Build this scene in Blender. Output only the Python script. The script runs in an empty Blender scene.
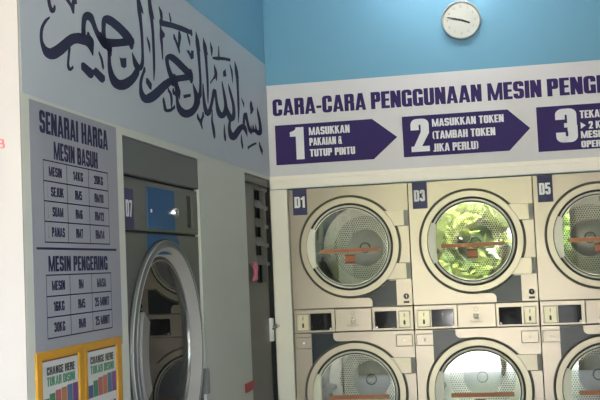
import bpy, bmesh, math, random
from mathutils import Vector, Matrix
from mathutils.geometry import tessellate_polygon
PI = math.pi
random.seed(7)
SKY, SUN, LAMP, EXPO = 0.30, 4.2, 3.6, 4.68
scene = bpy.context.scene
COL = scene.collection

# ------------------------------------------------------------------ materials
def mat(name, color, rough=0.5, metal=0.0, spec=0.5, noise=0.0, nscale=8.0, bump=0.0, bscale=60.0, coat=0.0, stretch=None):
    m = bpy.data.materials.new(name); m.use_nodes = True
    nt = m.node_tree; b = nt.nodes['Principled BSDF']
    b.inputs['Base Color'].default_value = (*color, 1)
    b.inputs['Roughness'].default_value = rough
    b.inputs['Metallic'].default_value = metal
    b.inputs['Specular IOR Level'].default_value = spec
    b.inputs['Coat Weight'].default_value = coat
    if noise or bump:
        tc = nt.nodes.new('ShaderNodeTexCoord'); src = tc.outputs['Object']
        if stretch:
            mp = nt.nodes.new('ShaderNodeMapping'); mp.inputs['Scale'].default_value = stretch
            nt.links.new(src, mp.inputs['Vector']); src = mp.outputs['Vector']
    if noise:
        n = nt.nodes.new('ShaderNodeTexNoise'); n.inputs['Scale'].default_value = nscale
        n.inputs['Detail'].default_value = 4
        nt.links.new(src, n.inputs['Vector'])
        r = nt.nodes.new('ShaderNodeMapRange')
        r.inputs['To Min'].default_value = 1 - noise; r.inputs['To Max'].default_value = 1 + noise
        nt.links.new(n.outputs['Fac'], r.inputs['Value'])
        mx = nt.nodes.new('ShaderNodeMix'); mx.data_type = 'RGBA'; mx.blend_type = 'MULTIPLY'
        mx.inputs['Factor'].default_value = 1
        mx.inputs[6].default_value = (*color, 1)
        nt.links.new(r.outputs['Result'], mx.inputs[7])
        nt.links.new(mx.outputs[2], b.inputs['Base Color'])
    if bump:
        n2 = nt.nodes.new('ShaderNodeTexNoise'); n2.inputs['Scale'].default_value = bscale
        nt.links.new(src, n2.inputs['Vector'])
        bp = nt.nodes.new('ShaderNodeBump'); bp.inputs['Strength'].default_value = bump
        bp.inputs['Distance'].default_value = 0.002
        nt.links.new(n2.outputs['Fac'], bp.inputs['Height'])
        nt.links.new(bp.outputs['Normal'], b.inputs['Normal'])
    return m

def glass_mat(name, ior=1.55, tint=(1, 1, 1)):
    m = bpy.data.materials.new(name); m.use_nodes = True
    nt = m.node_tree; nt.nodes.clear()
    out = nt.nodes.new('ShaderNodeOutputMaterial'); mix = nt.nodes.new('ShaderNodeMixShader')
    tr = nt.nodes.new('ShaderNodeBsdfTransparent'); tr.inputs['Color'].default_value = (*tint, 1)
    gl = nt.nodes.new('ShaderNodeBsdfGlossy'); gl.inputs['Roughness'].default_value = 0.0
    fr = nt.nodes.new('ShaderNodeFresnel'); fr.inputs['IOR'].default_value = ior
    nt.links.new(fr.outputs[0], mix.inputs[0]); nt.links.new(tr.outputs[0], mix.inputs[1])
    nt.links.new(gl.outputs[0], mix.inputs[2]); nt.links.new(mix.outputs[0], out.inputs['Surface'])
    return m

def drum_plate_mat(name, color, dark):
    """bare steel drum back: punched holes in an annulus around the local Y axis"""
    m = mat(name, color, rough=0.38, metal=0.6)
    nt = m.node_tree; b = nt.nodes['Principled BSDF']
    tc = nt.nodes.new('ShaderNodeTexCoord'); sp = nt.nodes.new('ShaderNodeSeparateXYZ')
    nt.links.new(tc.outputs['Object'], sp.inputs[0])
    def M(op, a, c=None):
        n = nt.nodes.new('ShaderNodeMath'); n.operation = op
        for i, v in enumerate((a, c)):
            if v is None: continue
            if isinstance(v, (int, float)): n.inputs[i].default_value = v
            else: nt.links.new(v, n.inputs[i])
        return n.outputs[0]
    x, z = sp.outputs['X'], sp.outputs['Z']
    pitch = 0.017
    row = M('DIVIDE', z, pitch * 0.87)
    odd = M('MULTIPLY', M('FLOORED_MODULO', M('FLOOR', row), 2.0), 0.5)
    fx = M('SUBTRACT', M('FRACT', M('ADD', M('DIVIDE', x, pitch), odd)), 0.5)
    fz = M('MULTIPLY', M('SUBTRACT', M('FRACT', row), 0.5), 0.87)
    d = M('SQRT', M('ADD', M('MULTIPLY', fx, fx), M('MULTIPLY', fz, fz)))
    hole = M('LESS_THAN', d, 0.33)
    r = M('SQRT', M('ADD', M('MULTIPLY', x, x), M('MULTIPLY', z, z)))
    ring = M('MULTIPLY', M('GREATER_THAN', r, 0.135), M('LESS_THAN', r, 0.232))
    f = M('MULTIPLY', hole, ring)
    mx = nt.nodes.new('ShaderNodeMix'); mx.data_type = 'RGBA'
    mx.inputs[6].default_value = (*color, 1); mx.inputs[7].default_value = (*dark, 1)
    nt.links.new(f, mx.inputs[0]); nt.links.new(mx.outputs[2], b.inputs['Base Color'])
    mr = nt.nodes.new('ShaderNodeMath'); mr.operation = 'MULTIPLY_ADD'
    nt.links.new(f, mr.inputs[0]); mr.inputs[1].default_value = -0.6; mr.inputs[2].default_value = 0.6
    nt.links.new(mr.outputs[0], b.inputs['Metallic'])
    return m

def tile_mat(name, c1, c2, size):
    m = mat(name, c1, rough=0.3)
    nt = m.node_tree; b = nt.nodes['Principled BSDF']
    tc = nt.nodes.new('ShaderNodeTexCoord'); br = nt.nodes.new('ShaderNodeTexBrick')
    br.offset = 0.0; br.inputs['Scale'].default_value = 1.0
    br.inputs['Color1'].default_value = (*c1, 1); br.inputs['Color2'].default_value = (*[c * 0.96 for c in c1], 1)
    br.inputs['Mortar'].default_value = (*c2, 1); br.inputs['Mortar Size'].default_value = 0.004
    br.inputs['Brick Width'].default_value = size; br.inputs['Row Height'].default_value = size
    nt.links.new(tc.outputs['Object'], br.inputs['Vector']); nt.links.new(br.outputs['Color'], b.inputs['Base Color'])
    return m

M = {}
M['blue'] = mat('blue_wall_paint', (0.15, 0.365, 0.51), 0.6, noise=0.03, nscale=2)
M['white'] = mat('white_wall_paint', (0.56, 0.575, 0.515), 0.6, noise=0.03, nscale=3, spec=0.25)
M['bright'] = mat('bright_white_paint', (0.48, 0.435, 0.415), 0.55)
M['cream'] = mat('cream_trim_paint', (0.95, 0.875, 0.765), 0.45, noise=0.02)
M['tube'] = mat('tube_light', (.9, .9, .9), 0.4); M['tube'].node_tree.nodes['Principled BSDF'].inputs['Emission Color'].default_value = (.96, .98, 1, 1); M['tube'].node_tree.nodes['Principled BSDF'].inputs['Emission Strength'].default_value = LAMP
M['right'] = mat('grey_wall_paint', (0.14, 0.14, 0.135), 0.6)
M['ceil'] = mat('ceiling_paint', (0.62, 0.62, 0.60), 0.7)
M['floor'] = tile_mat('floor_tiles', (0.34, 0.34, 0.33), (0.25, 0.25, 0.24), 0.6)
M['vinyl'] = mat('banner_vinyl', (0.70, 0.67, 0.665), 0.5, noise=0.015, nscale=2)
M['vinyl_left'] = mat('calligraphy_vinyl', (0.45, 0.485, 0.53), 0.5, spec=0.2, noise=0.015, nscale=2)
M['purple'] = mat('purple_print', (0.036, 0.020, 0.118), 0.6, spec=0.25)
M['navy'] = mat('navy_print', (0.022, 0.022, 0.062), 0.6, spec=0.1)
M['label'] = mat('navy_sticker', (0.025, 0.022, 0.10), 0.5)
M['print_white'] = mat('white_print', (0.78, 0.77, 0.78), 0.5)
M['paper'] = mat('poster_paper', (0.295, 0.30, 0.335), 0.55, spec=0.2)
M['panel'] = mat('silver_beige_panel', (0.370, 0.314, 0.275), 0.33, metal=0.75, noise=0.02, nscale=3)
M['panel_light'] = mat('pale_door_surround', (0.46, 0.40, 0.325), 0.36, metal=0.6)
M['rim'] = mat('polished_rim', (0.70, 0.67, 0.58), 0.32, metal=0.3)
M['handle'] = mat('pale_handle_plastic', (0.80, 0.76, 0.64), 0.4)
M['gap'] = mat('dark_rubber', (0.035, 0.031, 0.025), 0.7)
M['groove'] = mat('grey_groove', (0.085, 0.077, 0.06), 0.6)
M['hinge'] = mat('hinge_recess', (0.22, 0.21, 0.19), 0.5, metal=0.4)
M['accent'] = mat('slate_accent_plastic', (0.018, 0.026, 0.036), 0.24, spec=0.35)
M['glass'] = glass_mat('door_glass', 2.2, (.91, .91, .89))
M['glass_dark'] = glass_mat('washer_glass', 1.5, (0.72, 0.75, 0.76))
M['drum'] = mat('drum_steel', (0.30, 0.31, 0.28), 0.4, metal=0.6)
M['plate'] = drum_plate_mat('perforated_steel', (0.85, 0.82, 0.70), (0.15, 0.145, 0.125))
M['disc'] = mat('drum_disc_steel', (0.86, 0.84, 0.74), 0.4, metal=0.2)
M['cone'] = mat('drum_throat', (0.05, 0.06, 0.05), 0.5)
M['orange'] = mat('orange_sticker', (0.42, 0.19, 0.085), 0.5)
M['red_orange'] = mat('red_orange_sticker', (0.46, 0.14, 0.055), 0.5)
M['brown'] = mat('brown_print', (0.16, 0.06, 0.03), 0.5)
M['coin'] = mat('cream_coin_plate', (0.62, 0.55, 0.41), 0.36, metal=0.4)
M['display'] = mat('black_display', (0.006, 0.006, 0.007), 0.06, spec=0.45)
M['black'] = mat('black_print', (0.012, 0.012, 0.012), 0.5)
M['grey_print'] = mat('grey_print', (0.22, 0.20, 0.17), 0.5)
M['dotw'] = mat('white_button', (0.85, 0.85, 0.83), 0.3)
M['washer'] = mat('grey_washer_paint', (0.11, 0.118, 0.112), 0.42, metal=0.25, noise=0.02)
M['washer_hdr'] = mat('grey_header_panel', (0.10, 0.108, 0.102), 0.5, noise=0.02)
M['washer_ring_lit'] = mat('washer_metal_lit', (0.46, 0.44, 0.425), 0.36, metal=0.35)  # lit copy of the ring metal, light put into the colour
M['washer_ring_shaded'] = mat('washer_metal_shaded', (0.085, 0.09, 0.086), 0.45)  # shaded copy of the same ring metal, darkened by colour
M['washer_ring_highlight'] = mat('washer_edge_highlight', (0.34, 0.34, 0.33), 0.5)
M['washer_handle'] = mat('washer_handle_grey', (0.16, 0.16, 0.16), 0.35)
M['bluep'] = mat('blue_control_panel', (0.012, 0.085, 0.22), 0.5, spec=0.25)
M['bluep2'] = mat('deep_blue_band', (0.012, 0.075, 0.21), 0.5, spec=0.25)
M['chrome'] = mat('chrome', (0.8, 0.78, 0.74), 0.12, metal=1.0)
M['steel'] = mat('satin_steel', (0.72, 0.71, 0.68), 0.25, metal=0.9)
M['doorgrey'] = mat('grey_door_paint', (0.14, 0.132, 0.12), 0.5, noise=0.03, nscale=6)
M['framegrey'] = mat('dark_door_frame', (0.09, 0.09, 0.08), 0.5)
M['dark'] = mat('gap_shade_and_post_black', (0.010, 0.010, 0.010), 0.8)  # paints the shade in the door gap; also the black front post
M['dim'] = mat('louvre_gap_shade', (0.030, 0.029, 0.026), 0.7)
M['plate_white'] = mat('bright_handle_metal', (0.80, 0.79, 0.74), 0.3, metal=0.4)
M['louvre'] = mat('louvre_glass', (0.12, 0.12, 0.11), 0.4)
M['pink'] = mat('pink_cloth', (0.55, 0.16, 0.22), 0.9, noise=0.25, nscale=30)
M['red'] = mat('red_plastic', (0.42, 0.035, 0.045), 0.45)
M['redtext'] = mat('red_print', (0.62, 0.14, 0.14), 0.5)
M['yellow'] = mat('yellow_frame', (0.50, 0.245, 0.018), 0.45)
M['sheet'] = mat('notice_paper', (0.56, 0.56, 0.54), 0.5)
M['green'] = mat('green_print', (0.04, 0.22, 0.11), 0.5)
M['rust'] = mat('brown_inner_edge', (0.22, 0.08, 0.02), 0.5)
for n, c in (('bar_navy', (0.06, 0.08, 0.22)), ('bar_green', (0.05, 0.22, 0.10)), ('bar_rose', (0.40, 0.11, 0.13)), ('bar_orange', (0.42, 0.17, 0.07)), ('bar_teal', (0.08, 0.15, 0.24)), ('bar_purple', (0.17, 0.06, 0.20))):
    M[n] = mat(n + '_print', c, 0.5)
M['clockrim'] = mat('grey_clock_rim', (0.36, 0.38, 0.36), 0.35)
M['dial'] = mat('ivory_dial', (0.50, 0.50, 0.44), 0.6)
M['numeral'] = mat('faded_numerals', (0.36, 0.34, 0.27), 0.6)
M['concrete'] = mat('pavement_concrete', (0.50, 0.48, 0.44), 0.8, noise=0.12, nscale=1.5)
M['asphalt'] = mat('road_asphalt', (0.06, 0.06, 0.058), 0.85, noise=0.15, nscale=2)
M['leaf'] = mat('leaf_green', (0.20, 0.34, 0.05), 0.55, noise=0.8, nscale=5)
M['leaf2'] = mat('leaf_yellow_green', (0.34, 0.42, 0.09), 0.55, noise=0.8, nscale=5)
M['leaf3'] = mat('leaf_dark_green', (0.05, 0.10, 0.025), 0.6, noise=0.6, nscale=3)
M['bark'] = mat('bark', (0.12, 0.09, 0.06), 0.9, noise=0.3, nscale=12)
M['carpaint'] = mat('dark_car_paint', (0.03, 0.032, 0.036), 0.25)  # dark colour made up so the dryer displays reflect something dark
M['tyre'] = mat('tyre_rubber', (0.02, 0.02, 0.02), 0.8)
M['skin'] = mat('skin', (0.36, 0.22, 0.15), 0.6)
M['shirt'] = mat('dark_shirt_cloth', (0.03, 0.03, 0.035), 0.85)
M['trouser'] = mat('dark_trousers_cloth', (0.025, 0.025, 0.03), 0.85)
M['hair'] = mat('black_hair', (0.01, 0.01, 0.01), 0.6)

# ------------------------------------------------------------------ mesh builder
class MB:
    def __init__(s): s.v = []; s.f = []; s.m = []; s.smooth = []
    def add(s, vs, fs, mi=0, sm=False):
        o = len(s.v); s.v += [tuple(x) for x in vs]
        for f in fs: s.f.append([o + i for i in f]); s.m.append(mi); s.smooth.append(sm)
        return s
    def box(s, x0, x1, y0, y1, z0, z1, mi=0):
        vs = [(x, y, z) for x in (x0, x1) for y in (y0, y1) for z in (z0, z1)]
        return s.add(vs, [(0, 1, 3, 2), (4, 6, 7, 5), (0, 4, 5, 1), (2, 3, 7, 6), (0, 2, 6, 4), (1, 5, 7, 3)], mi)
    def bevbox(s, x0, x1, y0, y1, z0, z1, b, mi=0):
        """box whose front (low y) face is chamfered"""
        vs = [(x0, y1, z0), (x1, y1, z0), (x1, y1, z1), (x0, y1, z1), (x0, y0 + b, z0), (x1, y0 + b, z0), (x1, y0 + b, z1), (x0, y0 + b, z1),
              (x0 + b, y0, z0 + b), (x1 - b, y0, z0 + b), (x1 - b, y0, z1 - b), (x0 + b, y0, z1 - b)]
        fs = [(0, 1, 2, 3)[::-1]]
        for a in (0, 4):
            for i in range(4):
                j = (i + 1) % 4; fs.append((a + i, a + j, a + 4 + j, a + 4 + i)[::-1])
        fs.append((8, 9, 10, 11)); return s.add(vs, fs, mi)
    def prism(s, pts, y0, y1, mi=0, flat=False):
        """polygon in local X-Z, from depth y0 (front) to y1 (back)"""
        n = len(pts); tri = tessellate_polygon([[Vector((p[0], p[1], 0)) for p in pts]])
        area = sum(pts[i][0] * pts[(i + 1) % n][1] - pts[(i + 1) % n][0] * pts[i][1] for i in range(n))
        def ori(t):
            a, b, c = (pts[i] for i in t)
            return tuple(t) if (b[0] - a[0]) * (c[1] - a[1]) - (b[1] - a[1]) * (c[0] - a[0]) > 0 else tuple(t)[::-1]
        tri = [ori(t) for t in tri]
        vs = [(p[0], y0, p[1]) for p in pts]
        fs = [t for t in tri]
        if not flat:
            vs += [(p[0], y1, p[1]) for p in pts]
            fs += [tuple(i + n for i in t[::-1]) for t in tri]
            for i in range(n):
                j = (i + 1) % n; q = (i, i + n, j + n, j)
                fs.append(q if area > 0 else q[::-1])
        return s.add(vs, fs, mi)
    def lathe(s, prof, cx=0, cz=0, n=72, a0=0.0, a1=2 * PI, mi=0, sm=True):
        """profile (r, y) turned about a local Y axis through (cx, cz)"""
        full = abs(a1 - a0 - 2 * PI) < 1e-6; k = n if full else n + 1
        vs = []
        for i in range(k):
            a = a0 + (a1 - a0) * i / n
            vs += [(cx + r * math.cos(a), y, cz + r * math.sin(a)) for r, y in prof]
        L = len(prof); fs = []
        for i in range(n):
            j = (i + 1) % k
            for q in range(L - 1): fs.append((i * L + q, j * L + q, j * L + q + 1, i * L + q + 1))
        s.add(vs, fs, mi, sm)
        if not full:
            s.add([vs[q] for q in range(L)], [tuple(range(L))], mi); s.add([vs[(k - 1) * L + q] for q in range(L)], [tuple(range(L))[::-1]], mi)
        return s
    def ring(s, cx, cz, r0, r1, y0, y1, n=72, a0=0.0, a1=2 * PI, mi=0):
        full = abs(a1 - a0 - 2 * PI) < 1e-6
        prof = [(r0, y1), (r0, y0), (r1, y0), (r1, y1)]
        if full: prof.append((r0, y1))
        return s.lathe(prof, cx, cz, n, a0, a1, mi, False)
    def disc(s, cx, cz, r, y0, y1, n=64, mi=0):
        return s.prism([(cx + r * math.cos(2 * PI * i / n), cz + r * math.sin(2 * PI * i / n)) for i in range(n)], y0, y1, mi)
    def tube(s, pts, rad, n=10, mi=0):
        rs = rad if isinstance(rad, (list, tuple)) else [rad] * len(pts)
        P = [Vector(p) for p in pts]; vs = []
        for i, p in enumerate(P):
            d = (P[min(i + 1, len(P) - 1)] - P[max(i - 1, 0)]).normalized()
            u = d.cross(Vector((0, 0, 1)) if abs(d.z) < 0.9 else Vector((1, 0, 0))).normalized(); w = d.cross(u)
            vs += [p + rs[i] * (math.cos(2 * PI * k / n) * u + math.sin(2 * PI * k / n) * w) for k in range(n)]
        fs = [(i * n + k, i * n + (k + 1) % n, (i + 1) * n + (k + 1) % n, (i + 1) * n + k) for i in range(len(P) - 1) for k in range(n)]
        fs += [tuple(range(n))[::-1], tuple((len(P) - 1) * n + k for k in range(n))]
        return s.add(vs, fs, mi, True)
    def build(s, name, mats, parent=None, loc=None, fix=True):
        me = bpy.data.meshes.new(name); me.from_pydata(s.v, [], s.f)
        for m_ in (mats if isinstance(mats, (list, tuple)) else [mats]): me.materials.append(m_)
        me.polygons.foreach_set('material_index', s.m); me.polygons.foreach_set('use_smooth', s.smooth)
        if fix:
            bm = bmesh.new(); bm.from_mesh(me); bmesh.ops.remove_doubles(bm, verts=bm.verts, dist=1e-6)
            bmesh.ops.recalc_face_normals(bm, faces=bm.faces); bm.to_mesh(me); bm.free()
        me.update()
        o = bpy.data.objects.new(name, me); COL.objects.link(o)
        if parent: o.parent = parent
        if loc: o.location = loc
        return o

def thing(name, label, cat, loc=(0, 0, 0), rz=0.0, group=None):
    o = bpy.data.objects.new(name, None); COL.objects.link(o)
    o.location = loc; o.rotation_euler = (0, 0, rz); o.empty_display_size = 0.1
    o['label'] = label; o['category'] = cat
    if group: o['group'] = group
    return o
def tag(o, label, cat, group=None):
    o['label'] = label; o['category'] = cat
    if group: o['group'] = group
    return o
def struct(o): o['kind'] = 'structure'; return o
def arc(cx, cz, r, a0, a1, n):
    return [(cx + r * math.cos(math.radians(a0 + (a1 - a0) * i / n)), cz + r * math.sin(math.radians(a0 + (a1 - a0) * i / n))) for i in range(n + 1)]

# ------------------------------------------------------------------ heavy condensed lettering (own letter shapes, unit height)
ST, BR = 0.225, 0.165
def R(x0, y0, x1, y1): return [(x0, y0), (x1, y0), (x1, y1), (x0, y1)]
def bowl(x0, y0, x1, y1, start, end, ro=0.13, s=ST, b=BR):
    """band running counter-clockwise along a rounded rectangle; start / end: ('R'|'L', height) or None for a closed ring"""
    ri = 0.05
    def corner(cx, cy, r, a): return [(cx + r * math.cos(math.radians(a + 90 * k / 4)), cy + r * math.sin(math.radians(a + 90 * k / 4))) for k in range(5)]
    seq = []
    for a, ox, oy in ((0, x1, y1), (90, x0, y1), (180, x0, y0), (270, x1, y0)):
        sx = -1 if ox == x1 else 1; sy = -1 if oy == y1 else 1
        O = corner(ox + sx * ro, oy + sy * ro, ro, a); I = corner(ox + sx * (s + ri), oy + sy * (b + ri), ri, a)
        seq.append(list(zip(O, I)))
    order = {('R', 'R'): (0, 1, 2, 3), ('L', 'R'): (2, 3), ('R', 'L'): (0, 1, 2, 3), ('L', 'L'): (2, 3, 0, 1)}
    def side(p):
        return ((x1, p[1]), (x1 - s, p[1])) if p[0] == 'R' else ((x0, p[1]), (x0 + s, p[1]))
    if start is None:
        pr = [q for k in range(4) for q in seq[k]]; pr.append(pr[0])
    else:
        ks = start[2]; pr = [side(start)] + [q for k in ks for q in seq[k]] + [side(end)]
    return [[pr[i][0], pr[i + 1][0], pr[i + 1][1], pr[i][1]] for i in range(len(pr) - 1)]
def glyphs():
    G = {}; W = 0.54
    E_ = [R(0, 0, ST, 1), R(0, 0, .44, BR), R(0, 1 - BR, .44, 1), R(0, .43, .41, .57)]
    G['E'] = (.44, E_); G['L'] = (.42, [R(0, 0, ST, 1), R(0, 0, .42, BR)])
    G['T'] = (.50, [R(.25 - ST / 2, 0, .25 + ST / 2, 1), R(0, 1 - BR, .5, 1)])
    G['I'] = (ST, [R(0, 0, ST, 1)])
    G['H'] = (W, [R(0, 0, ST, 1), R(W - ST, 0, W, 1), R(0, .42, W, .57)])
    G['N'] = (W, [R(0, 0, ST - .02, 1), R(W - ST + .02, 0, W, 1), [(0, 1), (ST, 1), (W, 0), (W - ST, 0)]])
    G['M'] = (.74, [R(0, 0, .165, 1), R(.575, 0, .74, 1), [(0, 1), (.2, 1), (.45, 0), (.29, 0)], [(.54, 1), (.74, 1), (.45, 0), (.29, 0)]])
    G['A'] = (.58, [[(0, 0), (.19, 0), (.36, 1), (.17, 1)], [(.39, 0), (.58, 0), (.41, 1), (.22, 1)], R(.13, .16, .45, .30)])
    G['K'] = (.56, [R(0, 0, ST, 1), [(ST - .02, .40), (.36, 1), (.55, 1), (ST - .02, .62)][0:0] or [(.15, .38), (.15, .64), (.35, 1), (.55, 1)], [(.18, .55), (.33, .70), (.57, 0), (.37, 0)]])
    G['P'] = (.50, [R(0, 0, ST, 1)] + bowl(0, .40, .50, 1, None, None))
    G['R'] = (.53, [R(0, 0, ST, 1)] + bowl(0, .43, .52, 1, None, None) + [R(.53 - ST, 0, .53, .47), R(.2, .43, .47, .56)])
    G['B'] = (.53, [R(0, 0, ST, 1)] + bowl(0, .44, .51, 1, None, None) + bowl(0, 0, .53, .56, None, None))
    G['D'] = (.53, [R(0, 0, ST, 1)] + bowl(0, 0, .53, 1, None, None, ro=.17))
    G['O'] = (.53, bowl(0, 0, .53, 1, None, None, ro=.18)); G['0'] = G['O']
    G['U'] = (.53, bowl(0, 0, .53, 1.3, ('L', 1.0, (2, 3)), ('R', 1.0), ro=.18))
    G['J'] = (.36, [R(.36 - ST, .2, .36, 1), R(0, 0, .27, BR), R(.1, 0, .36, .25)])
    G['C'] = (.53, bowl(0, 0, .53, 1, ('R', .62, (0, 1, 2, 3)), ('R', .38), ro=.18))
    G['G'] = (.53, bowl(0, 0, .53, 1, ('R', .66, (0, 1, 2, 3)), ('R', .50), ro=.18) + [R(.29, .36, .53, .50), R(.53 - .13, 0, .53, .4)])
    G['S'] = (.52, bowl(0, .42, .52, 1, ('R', .70, (0, 1, 2)), ('R', .42), ro=.17)[:-1] + bowl(0, 0, .52, .58, ('L', .30, (2, 3, 0)), ('L', .58), ro=.17)[:-1] + [R(.15, .42, .37, .58)])
    G['2'] = (.50, bowl(0, .42, .50, 1, ('R', .62, (0, 1)), ('L', .66), ro=.17) + [R(.5 - ST, .55, .5, .66), [(0, 0), (.21, 0), (.50, .56), (.5 - ST, .60)], R(0, 0, .5, BR)])
    G['3'] = (.51, bowl(0, .42, .50, 1, ('R', .5, (0, 1)), ('L', .68), ro=.17) + bowl(0, 0, .51, .58, ('L', .30, (2, 3)), ('R', .5), ro=.17) + [R(.5 - ST, .34, .49, .66), R(.2, .44, .42, .57)])
    G['5'] = (.51, [R(0, .48, ST, 1), R(0, 1 - BR, .48, 1)] + bowl(0, 0, .51, .66, ('L', .30, (2, 3, 0)), ('L', .66), ro=.17)[:-1] + [R(.15, .51, .36, .66)])
    G['6'] = (.51, bowl(0, 0, .51, 1, ('R', .70, (0, 1, 2, 3)), ('R', .40), ro=.18) + bowl(0, 0, .51, .60, None, None))
    G['9'] = (.51, bowl(0, .38, .51, 1, None, None) + [R(.51 - ST, .15, .51, .6), R(0, 0, .40, BR), R(0, 0, ST, .28), R(.2, 0, .45, .2)])
    G['4'] = (.54, [R(.27, 0, .46, 1), R(0, .18, .54, .32), [(0, .30), (.16, .30), (.40, 1), (.27, 1)]])
    G['7'] = (.46, [R(0, 1 - BR, .46, 1), [(.08, 0), (.28, 0), (.46, .86), (.27, .86)]])
    G['8'] = (.52, bowl(0, .44, .52, 1, None, None) + bowl(0, 0, .52, .57, None, None))
    G['1'] = (.36, [R(.36 - .21, 0, .36, 1), [(0, .72), (.17, .72), (.17, .92), (.2, 1), (.1, .90), (0, .86)]])
    G['-'] = (.28, [R(0, .30, .28, .45)])
    G['('] = (.24, [R(0, .15, .16, .85), [(0, .8), (.16, .8), (.24, 1), (.12, 1)], [(0, .2), (.12, 0), (.24, 0), (.16, .2)]])
    G[')'] = (.24, [R(.08, .15, .24, .85), [(.08, .8), (.24, .8), (.12, 1), (0, 1)], [(.08, .2), (0, 0), (.12, 0), (.24, .2)]])
    G['&'] = (.56, bowl(.05, .5, .42, 1, None, None, ro=.12, s=.13, b=.12) + bowl(0, 0, .46, .58, None, None, ro=.15, s=.15, b=.13) + [[(.05, .62), (.2, .62), (.56, 0), (.38, 0)]])
    G['>'] = (.6, [[(0, .05), (.6, .5), (0, .95)]])
    return G
GL = glyphs()
def word(mb, txt, x0, x1, z0, z1, y, mi=0, depth=0.0):
    """flat printed capitals filling x0..x1 by z0..z1 on the plane y"""
    gap, sp = 0.045, 0.24
    tot = 0
    for i, c in enumerate(txt): tot += (sp if c == ' ' else GL[c][0]) + (gap if i < len(txt) - 1 else 0)
    kx = (x1 - x0) / tot; kz = z1 - z0; x = 0
    for c in txt:
        if c == ' ': x += sp + gap; continue
        w, polys = GL[c]
        for i, p in enumerate(polys):
            d = y - (i % 14) * 3e-5
            mb.prism([(x0 + (x + a) * kx, z0 + b * kz) for a, b in p], d, y + depth, mi, flat=not depth)
        x += w + gap
    return mb
def strip_rect(mb, x0, x1, z0, z1, y, mi=0): return mb.prism([(x0, z0), (x1, z0), (x1, z1), (x0, z1)], y, y, mi, flat=True)

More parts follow.
